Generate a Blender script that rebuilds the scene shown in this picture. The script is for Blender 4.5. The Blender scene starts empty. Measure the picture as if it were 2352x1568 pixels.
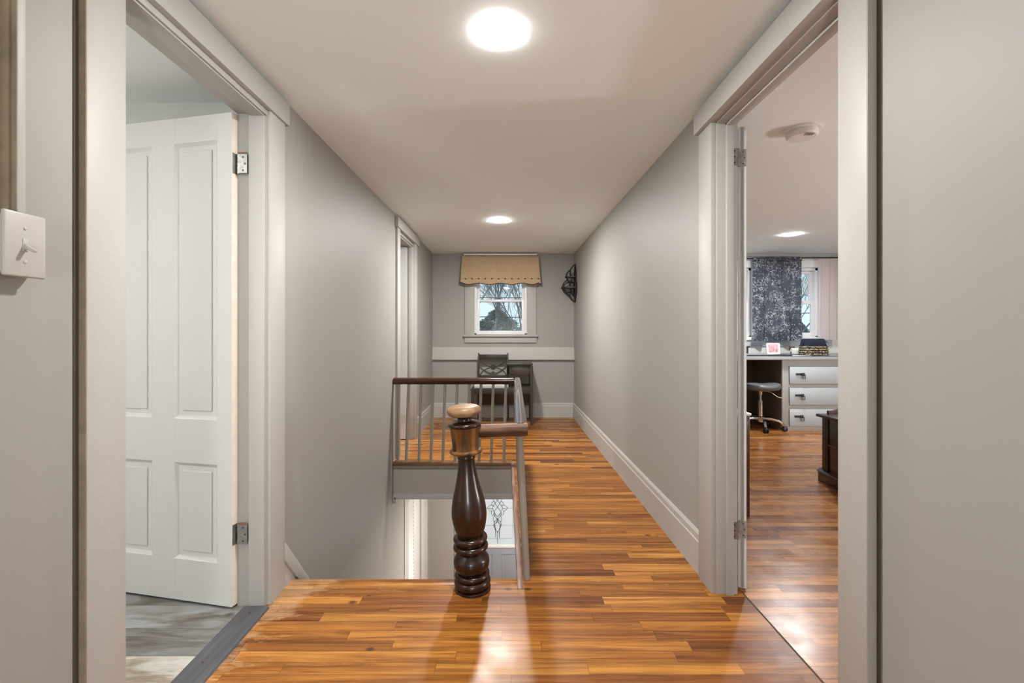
import bpy, bmesh, math, random
from mathutils import Vector, Matrix
PI = math.pi
C = bpy.context.scene.collection
sc = bpy.context.scene

# ------------------------------------------------------------------ camera, sky, exposure
CZ = 1.17
cam = bpy.data.cameras.new('camera'); cam.lens = 16.0; cam.sensor_width = 36.0
cam.shift_x = 8 / 2352; cam.shift_y = -22 / 2352; cam.clip_start = 0.02; cam.clip_end = 300
camo = bpy.data.objects.new('camera', cam); C.objects.link(camo)
camo.location = (0, 0, CZ); camo.rotation_euler = (PI / 2, 0, 0)
sc.camera = camo
w = bpy.data.worlds.new('sky'); sc.world = w; w.use_nodes = True
bg = w.node_tree.nodes['Background']
SKY = 1.15
bg.inputs[0].default_value = (0.78, 0.90, 1.0, 1); bg.inputs[1].default_value = SKY
sc.view_settings.view_transform = 'Standard'; sc.view_settings.look = 'None'
sc.view_settings.gamma = 1; sc.view_settings.exposure = 0.12
sc.view_settings.use_curve_mapping = False
sc.cycles.diffuse_bounces = 8; sc.cycles.max_bounces = 14
LAMP_HALL, LAMP_BED, FILL_BATH, FILL_SIDE, FILL_LOW = 690, 500, 52, 480, 1000  # bath, side and low values drive added, unseen lamps
WARM = (1.0, 0.965, 0.93); COOL = (0.97, 0.99, 1.0)

# ------------------------------------------------------------------ materials
def nodes(m):
    m.use_nodes = True
    t = m.node_tree
    return t, t.nodes['Principled BSDF']

def N(t, kind, **kw):
    n = t.nodes.new(kind)
    for k, v in kw.items():
        if k.startswith('i_'):
            k2 = k[2:]
            n.inputs[int(k2) if k2.isdigit() else k2.replace('_', ' ')].default_value = v
        else:
            setattr(n, k, v)
    return n

def L(t, a, b): t.links.new(a, b)

def M(t, op, a, b=None, c=None, clamp=False):
    n = t.nodes.new('ShaderNodeMath'); n.operation = op; n.use_clamp = clamp
    for i, v in enumerate((a, b, c)):
        if v is None: continue
        if isinstance(v, (int, float)): n.inputs[i].default_value = v
        else: L(t, v, n.inputs[i])
    return n.outputs[0]

def mat(name, col, rough=0.5, metal=0.0, bump=0.0, bscale=40, var=0.0, vscale=3.0, spec=0.5, coat=0.0):
    m = bpy.data.materials.new(name); t, p = nodes(m)
    p.inputs['Base Color'].default_value = (*col, 1)
    p.inputs['Roughness'].default_value = rough
    p.inputs['Metallic'].default_value = metal
    p.inputs['Specular IOR Level'].default_value = spec
    if coat: p.inputs['Coat Weight'].default_value = coat; p.inputs['Coat Roughness'].default_value = 0.12
    tc = N(t, 'ShaderNodeTexCoord')
    if var:
        n = N(t, 'ShaderNodeTexNoise', i_Scale=vscale, i_Detail=4.0); L(t, tc.outputs['Object'], n.inputs['Vector'])
        r = N(t, 'ShaderNodeMapRange', i_1=0.3, i_2=0.7, i_3=1 - var, i_4=1 + var); L(t, n.outputs[0], r.inputs[0])
        mx = N(t, 'ShaderNodeVectorMath', operation='SCALE'); mx.inputs[0].default_value = col
        L(t, r.outputs[0], mx.inputs['Scale']); L(t, mx.outputs[0], p.inputs['Base Color'])
    if bump:
        n = N(t, 'ShaderNodeTexNoise', i_Scale=bscale, i_Detail=3.0); L(t, tc.outputs['Object'], n.inputs['Vector'])
        b = N(t, 'ShaderNodeBump', i_Strength=bump, i_Distance=0.002); L(t, n.outputs[0], b.inputs['Height'])
        L(t, b.outputs[0], p.inputs['Normal'])
    return m

def ramp(t, fac, stops):
    r = t.nodes.new('ShaderNodeValToRGB'); e = r.color_ramp.elements
    e[0].position, e[0].color = stops[0][0], (*stops[0][1], 1)
    e[1].position, e[1].color = stops[-1][0], (*stops[-1][1], 1)
    for p_, c_ in stops[1:-1]:
        q = e.new(p_); q.color = (*c_, 1)
    L(t, fac, r.inputs[0]); return r.outputs[0]

def mixc(t, fac, a, b, mode='MIX'):
    n = t.nodes.new('ShaderNodeMix'); n.data_type = 'RGBA'; n.blend_type = mode
    if isinstance(fac, (int, float)): n.inputs[0].default_value = fac
    else: L(t, fac, n.inputs[0])
    for i, v in ((6, a), (7, b)):
        if isinstance(v, tuple): n.inputs[i].default_value = (*v, 1)
        else: L(t, v, n.inputs[i])
    return n.outputs[2]

def comb(t, x, y, z=0.0):
    n = t.nodes.new('ShaderNodeCombineXYZ')
    for i, v in enumerate((x, y, z)):
        if isinstance(v, (int, float)): n.inputs[i].default_value = v
        else: L(t, v, n.inputs[i])
    return n.outputs[0]

def plank_floor(name, bw, blen, stops, rough, seamcol, grain=0.5, wear=False, seamw=0.0009, y_off=0.0, gx=1.6, gy=34.0):
    m = bpy.data.materials.new(name); t, p = nodes(m)
    g = N(t, 'ShaderNodeNewGeometry'); s = N(t, 'ShaderNodeSeparateXYZ'); L(t, g.outputs['Position'], s.inputs[0])
    X, Y = s.outputs[0], M(t, 'ADD', s.outputs[1], 10 + y_off)
    # boards are not perfectly straight: small wobble
    v = M(t, 'DIVIDE', Y, bw)
    row = M(t, 'FLOOR', v); fv = M(t, 'FRACT', v)
    w1 = N(t, 'ShaderNodeTexWhiteNoise', noise_dimensions='1D'); L(t, row, w1.inputs['W'])
    w1b = N(t, 'ShaderNodeTexWhiteNoise', noise_dimensions='1D'); L(t, M(t, 'ADD', row, 71.3), w1b.inputs['W'])
    ln = M(t, 'MULTIPLY_ADD', w1b.outputs[0], blen * 0.9, blen * 0.6)
    u = M(t, 'DIVIDE', M(t, 'ADD', M(t, 'ADD', X, 20), M(t, 'MULTIPLY', w1.outputs[0], 5.7)), ln)
    brd = M(t, 'FLOOR', u); fu = M(t, 'FRACT', u)
    wn = N(t, 'ShaderNodeTexWhiteNoise', noise_dimensions='2D'); L(t, comb(t, row, brd), wn.inputs['Vector'])
    rnd = wn.outputs[0]
    base = ramp(t, rnd, stops)
    # streaky grain, different on each board
    off = M(t, 'MULTIPLY', rnd, 37.0)
    gv = comb(t, M(t, 'MULTIPLY_ADD', X, gx, off), M(t, 'MULTIPLY', Y, gy), off)
    n1 = N(t, 'ShaderNodeTexNoise', i_Scale=1.0, i_Detail=5.0, i_Roughness=0.62, i_Distortion=0.9); L(t, gv, n1.inputs['Vector'])
    gv2 = comb(t, M(t, 'MULTIPLY_ADD', X, 7, off), M(t, 'MULTIPLY', Y, 260.0), off)
    n2 = N(t, 'ShaderNodeTexNoise', i_Scale=1.0, i_Detail=3.0); L(t, gv2, n2.inputs['Vector'])
    r1 = N(t, 'ShaderNodeMapRange', i_1=0.36, i_2=0.66, i_3=1 - grain, i_4=1.12); L(t, n1.outputs[0], r1.inputs[0])
    r2 = N(t, 'ShaderNodeMapRange', i_1=0.3, i_2=0.7, i_3=1 - grain * 0.22, i_4=1.06); L(t, n2.outputs[0], r2.inputs[0])
    gm = M(t, 'MULTIPLY', r1.outputs[0], r2.outputs[0])
    gcol = mixc(t, 1.0, base, comb(t, gm, M(t, 'POWER', gm, 1.25), M(t, 'POWER', gm, 1.5)), 'MULTIPLY')
    # knots
    vo = N(t, 'ShaderNodeTexVoronoi', i_Scale=1.0); L(t, comb(t, M(t, 'MULTIPLY', X, 2.6), M(t, 'MULTIPLY', Y, 3.6)), vo.inputs['Vector'])
    kn = N(t, 'ShaderNodeMapRange', i_1=0.025, i_2=0.07, i_3=0.85, i_4=0.0); L(t, vo.outputs['Distance'], kn.inputs[0])
    gcol = mixc(t, kn.outputs[0], gcol, tuple(c * 0.18 for c in stops[0][1]))
    if wear:
        # pale scuffed varnish along the bathroom threshold, the stair edge and the wall base
        nz = N(t, 'ShaderNodeTexNoise', i_Scale=1.0, i_Detail=6.0, i_Roughness=0.7)
        L(t, comb(t, M(t, 'MULTIPLY', s.outputs[0], 9), M(t, 'MULTIPLY', s.outputs[1], 22)), nz.inputs['Vector'])
        a = N(t, 'ShaderNodeMapRange', i_1=-1.02, i_2=-0.72, i_3=0.34, i_4=0.0); L(t, s.outputs[0], a.inputs[0])
        b = N(t, 'ShaderNodeMapRange', i_1=1.82, i_2=2.15, i_3=0.0, i_4=0.2); L(t, s.outputs[1], b.inputs[0])
        b2 = N(t, 'ShaderNodeMapRange', i_1=2.16, i_2=2.2, i_3=1.0, i_4=0.0); L(t, s.outputs[1], b2.inputs[0])
        ww = M(t, 'ADD', a.outputs[0], M(t, 'MULTIPLY', b.outputs[0], b2.outputs[0]))
        ms = N(t, 'ShaderNodeMapRange', i_1=0.0, i_2=0.14, i_3=0.0, i_4=0.4)
        L(t, M(t, 'SUBTRACT', M(t, 'ADD', nz.outputs[0], ww), 0.74), ms.inputs[0])
        gcol = mixc(t, ms.outputs[0], gcol, (0.60, 0.40, 0.22))
    # seams between boards
    e1 = M(t, 'MINIMUM', fv, M(t, 'SUBTRACT', 1.0, fv))
    e1 = M(t, 'MULTIPLY', e1, bw)
    e2 = M(t, 'MULTIPLY', M(t, 'MINIMUM', fu, M(t, 'SUBTRACT', 1.0, fu)), ln)
    sw = N(t, 'ShaderNodeTexNoise', i_Scale=1.0, i_Detail=2.0); L(t, comb(t, M(t, 'MULTIPLY', X, 3.0), row), sw.inputs['Vector'])
    swr = N(t, 'ShaderNodeMapRange', i_1=0.35, i_2=0.65, i_3=seamw * 0.25, i_4=seamw * 1.4); L(t, sw.outputs[0], swr.inputs[0])
    q1 = M(t, 'LESS_THAN', e1, swr.outputs[0]); q2 = M(t, 'LESS_THAN', e2, seamw * 0.7)
    seam = M(t, 'MAXIMUM', q1, q2)
    if wear:
        for (kx, ky, kr) in ((0.0, 2.072, .013), (0.087, 2.072, .014), (-0.511, 1.679, .013), (-.62, 2.02, .006), (-.75, 1.93, .006)):
            dx = M(t, 'MULTIPLY', M(t, 'SUBTRACT', s.outputs[0], kx), 0.62); dy = M(t, 'SUBTRACT', s.outputs[1], ky)
            dk = M(t, 'SQRT', M(t, 'ADD', M(t, 'MULTIPLY', dx, dx), M(t, 'MULTIPLY', dy, dy)))
            km = N(t, 'ShaderNodeMapRange', i_1=kr * .45, i_2=kr, i_3=0.9, i_4=0.0); L(t, dk, km.inputs[0])
            gcol = mixc(t, km.outputs[0], gcol, (0.05, 0.022, 0.012))
        p.inputs['Specular IOR Level'].default_value = 0.34
    col = mixc(t, M(t, 'MULTIPLY', seam, 0.8), gcol, seamcol)
    L(t, col, p.inputs['Base Color'])
    rr = N(t, 'ShaderNodeMapRange', i_1=0.3, i_2=0.7, i_3=rough - 0.06, i_4=rough + 0.10)
    n3 = N(t, 'ShaderNodeTexNoise', i_Scale=5.0, i_Detail=5.0); L(t, g.outputs['Position'], n3.inputs['Vector']); L(t, n3.outputs[0], rr.inputs[0])
    L(t, rr.outputs[0], p.inputs['Roughness'])
    n4 = N(t, 'ShaderNodeTexNoise', i_Scale=1.0, i_Detail=2.0)
    L(t, comb(t, M(t, 'MULTIPLY_ADD', X, 5, off), M(t, 'MULTIPLY', Y, 30)), n4.inputs['Vector'])
    hgt = M(t, 'ADD', M(t, 'MULTIPLY', n4.outputs[0], 0.5), M(t, 'MULTIPLY', M(t, 'SUBTRACT', 1.0, seam), 0.35))
    hgt = M(t, 'ADD', hgt, M(t, 'MULTIPLY', M(t, 'MULTIPLY', fv, M(t, 'SUBTRACT', rnd, 0.5)), 1.0))
    b = N(t, 'ShaderNodeBump', i_Strength=0.35, i_Distance=0.0012); L(t, hgt, b.inputs['Height']); L(t, b.outputs[0], p.inputs['Normal'])
    return m

def wood(name, dark, light, axis='Z', rough=0.3, scale=1.0, thr=(0.35, 0.65)):
    m = bpy.data.materials.new(name); t, p = nodes(m)
    tc = N(t, 'ShaderNodeTexCoord'); mp = N(t, 'ShaderNodeMapping')
    sc_ = {'X': (2, 30, 30), 'Y': (30, 2, 30), 'Z': (30, 30, 2)}[axis]
    mp.inputs['Scale'].default_value = tuple(v * scale for v in sc_)
    L(t, tc.outputs['Object'], mp.inputs[0])
    n = N(t, 'ShaderNodeTexNoise', i_Scale=1.0, i_Detail=5.0, i_Distortion=0.6); L(t, mp.outputs[0], n.inputs['Vector'])
    f = N(t, 'ShaderNodeMapRange', i_1=thr[0], i_2=thr[1], i_3=0.0, i_4=1.0); L(t, n.outputs[0], f.inputs[0])
    L(t, mixc(t, f.outputs[0], dark, light), p.inputs['Base Color'])
    p.inputs['Roughness'].default_value = rough
    b = N(t, 'ShaderNodeBump', i_Strength=0.15, i_Distance=0.001); L(t, n.outputs[0], b.inputs['Height']); L(t, b.outputs[0], p.inputs['Normal'])
    return m

def emit(name, col, s):
    m = bpy.data.materials.new(name); t, p = nodes(m)
    p.inputs['Base Color'].default_value = (*col, 1)
    p.inputs['Emission Color'].default_value = (*col, 1); p.inputs['Emission Strength'].default_value = s
    return m

WALL = mat('greige wall paint', (0.325, 0.316, 0.294), 0.55, bump=0.10, bscale=220, var=0.015, vscale=1.5)
CEIL = mat('pale ceiling paint', (0.88, 0.93, 0.93), 0.8, bump=0.1, bscale=150)
TRIM = mat('white trim paint', (0.425, 0.416, 0.395), 0.52, bump=0.35, bscale=60, var=0.012, vscale=6)
DOORP = mat('white door paint', (0.57, 0.575, 0.565), 0.36, bump=0.35, bscale=60)
BATHW = mat('grey bathroom paint', (0.50, 0.51, 0.49), 0.6)
GREYP = mat('taupe grey paint', (0.30, 0.275, 0.24), 0.45)
FASC = mat('stair fascia grey paint', (0.40, 0.37, 0.33), 0.5)
BALM = mat('taupe baluster paint', (0.275, 0.24, 0.20), 0.5)
RAW = mat('bare casing edge and shaded raceway brown', (0.24, 0.19, 0.125), 0.7, var=0.2, vscale=20)  # brown casing edge; on the raceway it paints the shaded sides
GAPSHADE = mat('dark brown seam and contact shadow', (0.07, 0.052, 0.034), 0.8)  # floor seam, and contact shadow painted beside the casings
FLOORM = plank_floor('orange maple strip floor', 0.0572, 0.75,
    [(0.0, (0.145, 0.048, 0.011)), (0.18, (0.26, 0.092, 0.018)), (0.5, (0.39, 0.155, 0.027)), (0.8, (0.46, 0.197, 0.036)), (1.0, (0.54, 0.262, 0.060))],
    0.31, (0.030, 0.015, 0.008), 0.54, wear=True)
BEDF = plank_floor('brown strip floor in bedroom', 0.0572, 0.6,
    [(0.0, (0.25, 0.088, 0.024)), (0.3, (0.40, 0.155, 0.042)), (0.7, (0.50, 0.215, 0.060)), (1.0, (0.58, 0.27, 0.085))],
    0.25, (0.035, 0.018, 0.010), 0.5, y_off=0.02)
VINYL = plank_floor('grey wood look vinyl', 0.152, 0.95,
    [(0.0, (0.12, 0.128, 0.13)), (0.3, (0.24, 0.25, 0.25)), (0.65, (0.37, 0.375, 0.36)), (1.0, (0.58, 0.57, 0.53))],
    0.45, (0.05, 0.05, 0.05), 0.55, seamw=0.0012, y_off=0.06, gx=3.6, gy=15.0)
NEWEL = wood('dark stained newel wood', (0.012, 0.005, 0.003), (0.036, 0.011, 0.006), 'Z', 0.24)
DRUM = wood('worn brown newel wood', (0.022, 0.009, 0.004), (0.24, 0.096, 0.022), 'Z', 0.42, 0.6, (0.38, 0.68))
DRUM.node_tree.nodes['Principled BSDF'].inputs['Specular IOR Level'].default_value = 0.25
CAPW = wood('bare worn cap wood', (0.14, 0.07, 0.03), (0.33, 0.20, 0.10), 'X', 0.45, 0.8)
RAILW = wood('dark handrail wood', (0.028, 0.010, 0.005), (0.075, 0.028, 0.014), 'X', 0.2)
RAILS = wood('dark glossy handrail wood', (0.028, 0.012, 0.010), (0.06, 0.03, 0.024), 'Y', 0.13)
RAILS.node_tree.nodes['Principled BSDF'].inputs['Coat Weight'].default_value = 0.6
RAILN = wood('worn handrail wood', (0.025, 0.010, 0.006), (0.16, 0.078, 0.042), 'X', 0.5, 1.2)
RAILN.node_tree.nodes['Principled BSDF'].inputs['Specular IOR Level'].default_value = 0.25
NOSE = wood('brown stair nosing', (0.12, 0.05, 0.02), (0.28, 0.13, 0.05), 'X', 0.3)
NOSES = wood('scuffed side nosing', (0.16, 0.08, 0.05), (0.32, 0.19, 0.14), 'Y', 0.5, 2)
MAHOG = wood('dark mahogany', (0.022, 0.007, 0.003), (0.075, 0.022, 0.007), 'Z', 0.25, 0.4)
ESPR = mat('dark brown bench paint', (0.030, 0.024, 0.019), 0.45)
ESPL = mat('brown bench panel', (0.055, 0.038, 0.028), 0.4)
CUSH = mat('pale grey cushion', (0.46, 0.46, 0.42), 0.8, bump=0.3, bscale=300)
IRON = mat('black iron', (0.012, 0.012, 0.014), 0.45)
STEEL = mat('worn steel hinge', (0.30, 0.30, 0.29), 0.38, 0.8, var=0.25, vscale=60)
SCREW = mat('dark screw head', (0.10, 0.09, 0.08), 0.5, 0.6)
CHROME = mat('polished chrome', (0.75, 0.75, 0.76), 0.12, 1.0)
BLKP = mat('black plastic', (0.02, 0.02, 0.022), 0.35)
VINGREY = mat('grey stool vinyl', (0.13, 0.14, 0.145), 0.4)
WHITEP = mat('white plastic', (0.80, 0.77, 0.74), 0.35)
PLATE = mat('ivory switch plastic', (0.44, 0.42, 0.395), 0.4)
VINYLW = mat('white window vinyl', (0.84, 0.85, 0.87), 0.3)
DRAWF = mat('pale grey drawer paint', (0.50, 0.55, 0.58), 0.4)
CTOPM = mat('grey counter laminate', (0.16, 0.19, 0.22), 0.22)
STRIP = wood('dark grey threshold wood', (0.060, 0.062, 0.070), (0.095, 0.097, 0.105), 'Y', 0.5)
FDOOR = mat('blue grey front door paint', (0.20, 0.22, 0.25), 0.45)
LEAD = mat('lead came', (0.10, 0.10, 0.11), 0.4, 0.6)
NAVY = mat('navy fabric', (0.006, 0.012, 0.028), 0.85)
PAPER = mat('white paper', (0.80, 0.80, 0.78), 0.7)
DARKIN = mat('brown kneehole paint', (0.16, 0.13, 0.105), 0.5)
BARK = mat('grey bark', (0.26, 0.27, 0.28), 0.9)
NEEDLE = mat('haze-tinted green needles', (0.17, 0.225, 0.23), 0.9, var=0.4, vscale=3)  # pale bluish tint puts distance haze into the needle colour
LAWN = mat('winter lawn', (0.10, 0.12, 0.06), 0.95, var=0.3, vscale=0.4)
ASPH = mat('grey cable', (0.05, 0.05, 0.055), 0.8)

def glass_mat(name, col=(0.93, 0.97, 0.98), gloss=0.06):
    m = bpy.data.materials.new(name); m.use_nodes = True; t = m.node_tree
    t.nodes.clear(); o = t.nodes.new('ShaderNodeOutputMaterial')
    a = t.nodes.new('ShaderNodeBsdfTransparent'); a.inputs[0].default_value = (*col, 1)
    g = t.nodes.new('ShaderNodeBsdfGlossy'); g.inputs['Roughness'].default_value = 0.02
    mx = t.nodes.new('ShaderNodeMixShader'); mx.inputs[0].default_value = gloss
    L(t, a.outputs[0], mx.inputs[1]); L(t, g.outputs[0], mx.inputs[2]); L(t, mx.outputs[0], o.inputs[0])
    return m
GLASS = glass_mat('window glass')
def cloth_mat(name, col, trans, transp=0.0, rough=0.9):
    m = bpy.data.materials.new(name); m.use_nodes = True; t = m.node_tree
    t.nodes.clear(); o = t.nodes.new('ShaderNodeOutputMaterial')
    d = t.nodes.new('ShaderNodeBsdfDiffuse'); tr = t.nodes.new('ShaderNodeBsdfTranslucent'); tp = t.nodes.new('ShaderNodeBsdfTransparent')
    mx = t.nodes.new('ShaderNodeMixShader'); mx.inputs[0].default_value = trans
    m2 = t.nodes.new('ShaderNodeMixShader'); m2.inputs[0].default_value = transp
    L(t, d.outputs[0], mx.inputs[1]); L(t, tr.outputs[0], mx.inputs[2])
    L(t, mx.outputs[0], m2.inputs[1]); L(t, tp.outputs[0], m2.inputs[2]); L(t, m2.outputs[0], o.inputs[0])
    d.inputs[0].default_value = tr.inputs[0].default_value = (*col, 1)
    return m, t, d, tr
FROST = cloth_mat('frosted door glass', (0.9, 0.92, 0.94), 0.75, 0.25)[0]
SHEER = cloth_mat('pink sheer cloth', (0.86, 0.77, 0.76), 0.6, 0.16)[0]
VALM, t, d, tr = cloth_mat('tan linen with embroidered vine', (0.55, 0.40, 0.24), 0.25)
g = N(t, 'ShaderNodeNewGeometry'); s = N(t, 'ShaderNodeSeparateXYZ'); L(t, g.outputs['Position'], s.inputs[0])
nz = N(t, 'ShaderNodeTexNoise', i_Scale=1.0, i_Detail=3.0); L(t, comb(t, M(t, 'MULTIPLY', s.outputs[0], 90), M(t, 'MULTIPLY', s.outputs[2], 6)), nz.inputs['Vector'])
vb = mixc(t, nz.outputs[0], (0.56, 0.43, 0.265), (0.72, 0.56, 0.36))
vz = M(t, 'ABSOLUTE', M(t, 'SUBTRACT', M(t, 'SUBTRACT', s.outputs[2], 1.886), M(t, 'MULTIPLY', M(t, 'SINE', M(t, 'MULTIPLY', s.outputs[0], 58.0)), 0.006)))
vine = M(t, 'LESS_THAN', vz, 0.0028)
fx = M(t, 'SUBTRACT', M(t, 'FRACT', M(t, 'MULTIPLY', s.outputs[0], 11.2)), 0.5)
dd = M(t, 'SQRT', M(t, 'ADD', M(t, 'POWER', M(t, 'MULTIPLY', M(t, 'ABSOLUTE', fx), 0.089), 2.0), M(t, 'POWER', M(t, 'ABSOLUTE', M(t, 'SUBTRACT', s.outputs[2], 1.886)), 2.0)))
dot = M(t, 'LESS_THAN', dd, 0.011)
c = mixc(t, M(t, 'MULTIPLY', vine, 0.55), vb, (0.16, 0.10, 0.05)); c = mixc(t, M(t, 'MULTIPLY', dot, 0.85), c, (0.11, 0.035, 0.02))
L(t, c, d.inputs[0]); L(t, c, tr.inputs[0])
CURT, t, d, tr = cloth_mat('charcoal cloth printed with white scribbles', (0.05, 0.05, 0.06), 0.35, 0.05)
tc = N(t, 'ShaderNodeTexCoord')
n1 = N(t, 'ShaderNodeTexNoise', i_Scale=15.0, i_Detail=3.0, i_Distortion=1.6); L(t, tc.outputs['Object'], n1.inputs['Vector'])
n2 = N(t, 'ShaderNodeTexNoise', i_Scale=6.0, i_Detail=2.0); L(t, tc.outputs['Object'], n2.inputs['Vector'])
ln_ = M(t, 'LESS_THAN', M(t, 'ABSOLUTE', M(t, 'SUBTRACT', n1.outputs[0], 0.5)), M(t, 'MULTIPLY', M(t, 'SUBTRACT', n2.outputs[0], 0.40), 0.16))
v1 = N(t, 'ShaderNodeTexVoronoi', i_Scale=26.0); L(t, tc.outputs['Object'], v1.inputs['Vector'])
dt = M(t, 'LESS_THAN', v1.outputs['Distance'], 0.17)
c = mixc(t, M(t, 'MULTIPLY', M(t, 'MAXIMUM', ln_, dt), 0.8), (0.085, 0.09, 0.115), (0.62, 0.65, 0.72))
L(t, c, d.inputs[0]); L(t, c, tr.inputs[0])
PINK = mat('pink picture', (0.78, 0.40, 0.42), 0.6, var=0.5, vscale=30)
ROPE = bpy.data.materials.new('tan and black woven rope'); t, p = nodes(ROPE)
tc = N(t, 'ShaderNodeTexCoord'); n1 = N(t, 'ShaderNodeTexVoronoi', i_Scale=75.0); L(t, tc.outputs['Object'], n1.inputs['Vector'])
L(t, ramp(t, n1.outputs['Distance'], [(0.2, (0.50, 0.40, 0.26)), (0.5, (0.30, 0.22, 0.13)), (0.62, (0.03, 0.025, 0.02))]), p.inputs['Base Color']); p.inputs['Roughness'].default_value = 0.8
SPOT = bpy.data.materials.new('white ceramic with black marks'); t, p = nodes(SPOT)
tc = N(t, 'ShaderNodeTexCoord'); n1 = N(t, 'ShaderNodeTexVoronoi', i_Scale=30.0); L(t, tc.outputs['Object'], n1.inputs['Vector'])
L(t, ramp(t, n1.outputs['Distance'], [(0.26, (0.03, 0.03, 0.03)), (0.32, (0.78, 0.76, 0.72))]), p.inputs['Base Color']); p.inputs['Roughness'].default_value = 0.4

# ------------------------------------------------------------------ mesh helpers
ORG = {}
class MB:
    def __init__(s): s.bm = bmesh.new()
    def _merge(s, b, mtx=None):
        if mtx is not None: bmesh.ops.transform(b, matrix=mtx, verts=b.verts)
        me = bpy.data.meshes.new('t'); b.to_mesh(me); b.free(); s.bm.from_mesh(me); bpy.data.meshes.remove(me)
    def box(s, x0, x1, y0, y1, z0, z1, bev=0.0, seg=2, mtx=None):
        b = bmesh.new(); bmesh.ops.create_cube(b, size=1)
        for v in b.verts:
            v.co = Vector(((x0 + x1) / 2 + v.co.x * (x1 - x0), (y0 + y1) / 2 + v.co.y * (y1 - y0), (z0 + z1) / 2 + v.co.z * (z1 - z0)))
        if bev: bmesh.ops.bevel(b, geom=list(b.edges), offset=bev, segments=seg, affect='EDGES', profile=0.5, clamp_overlap=True)
        s._merge(b, mtx); return s
    def prism(s, pts, z0, z1, plane='xy', bev=0.0, mtx=None):
        """extrude polygon: plane xy -> along z; xz -> along y; yz -> along x"""
        b = bmesh.new()
        f = {'xy': lambda p, k: (p[0], p[1], k), 'xz': lambda p, k: (p[0], k, p[1]), 'yz': lambda p, k: (k, p[0], p[1])}[plane]
        lo = [b.verts.new(f(p, z0)) for p in pts]; hi = [b.verts.new(f(p, z1)) for p in pts]
        n = len(pts); b.faces.new(lo[::-1]); b.faces.new(hi)
        for i in range(n): b.faces.new((lo[i], lo[(i + 1) % n], hi[(i + 1) % n], hi[i]))
        bmesh.ops.recalc_face_normals(b, faces=b.faces)
        if bev: bmesh.ops.bevel(b, geom=list(b.edges), offset=bev, segments=2, affect='EDGES', profile=0.5, clamp_overlap=True)
        s._merge(b, mtx); return s
    def tube(s, pts, r, n=8, caps=True, mtx=None, closed=False, flat=None):
        b = bmesh.new(); pts = [Vector(p) for p in pts]; rings = []
        rs = r if isinstance(r, (list, tuple)) else [r] * len(pts)
        up = None
        for i, p in enumerate(pts):
            if closed: d = (pts[(i + 1) % len(pts)] - pts[i - 1]).normalized()
            else: d = (pts[min(i + 1, len(pts) - 1)] - pts[max(i - 1, 0)]).normalized()
            if up is None:
                up = Vector((0, 0, 1)) if abs(d.z) < 0.9 else Vector((0, 1, 0))
            a = d.cross(up).normalized(); bb = a.cross(d).normalized(); up = bb
            fl = flat if flat else (1, 1)
            ph = PI / n if n == 4 else 0
            rings.append([b.verts.new(p + (a * math.cos(2 * PI * k / n + ph) * fl[0] + bb * math.sin(2 * PI * k / n + ph) * fl[1]) * rs[i]) for k in range(n)])
        m = len(rings)
        for i in range(m if closed else m - 1):
            A, B = rings[i], rings[(i + 1) % m]
            for k in range(n): b.faces.new((A[k], A[(k + 1) % n], B[(k + 1) % n], B[k]))
        if caps and not closed: b.faces.new(rings[0][::-1]); b.faces.new(rings[-1])
        bmesh.ops.recalc_face_normals(b, faces=b.faces)
        s._merge(b, mtx); return s
    def lathe(s, prof, cx, cy, n=32, mtx=None, caps=True):
        b = bmesh.new(); rings = []
        for r, z in prof:
            rings.append([b.verts.new((cx + r * math.cos(2 * PI * k / n), cy + r * math.sin(2 * PI * k / n), z)) for k in range(n)])
        for A, B in zip(rings, rings[1:]):
            for k in range(n): b.faces.new((A[k], A[(k + 1) % n], B[(k + 1) % n], B[k]))
        if caps: b.faces.new(rings[0][::-1]); b.faces.new(rings[-1])
        bmesh.ops.recalc_face_normals(b, faces=b.faces)
        s._merge(b, mtx); return s
    def build(s, name, m, parent=None, smooth=True, ang=35):
        me = bpy.data.meshes.new(name); bmesh.ops.recalc_face_normals(s.bm, faces=s.bm.faces)
        s.bm.to_mesh(me); s.bm.free()
        o = bpy.data.objects.new(name, me); C.objects.link(o); me.materials.append(m)
        if smooth:
            for p in me.polygons: p.use_smooth = True
            me.set_sharp_from_angle(angle=math.radians(ang))
        if parent is not None:
            g = ORG[parent.name]; me.transform(Matrix.Translation(-g)); o.parent = parent; ORG[o.name] = g
        else: ORG[o.name] = Vector((0, 0, 0))
        return o

def rebase(o):
    me = o.data; xs = [v.co for v in me.vertices]
    g = Vector((sum(v.x for v in xs) / len(xs), sum(v.y for v in xs) / len(xs), min(v.z for v in xs)))
    me.transform(Matrix.Translation(-g)); o.location = g; ORG[o.name] = g; return o
def tag(o, label, cat, group=None, kind=None):
    o['label'] = label; o['category'] = cat
    if group: o['group'] = group
    if kind: o['kind'] = kind
    if o.type == 'MESH': rebase(o)
    return o
def thing(name, loc, label, cat, group=None, kind=None):
    o = bpy.data.objects.new(name, None); C.objects.link(o); o.location = loc; ORG[o.name] = Vector(loc)
    o.empty_display_size = 0.1
    o['label'] = label; o['category'] = cat
    if group: o['group'] = group
    if kind: o['kind'] = kind
    return o
def struct(o, label, cat=None):
    o['kind'] = 'structure'; o['label'] = label; o['category'] = cat or o.name.split('_')[0].split('.')[0]
    return o
def plabel(o, label): o['label'] = label; return o
def box(name, m, parent, *a, **k): return MB().box(*a, **k).build(name, m, parent)
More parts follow.
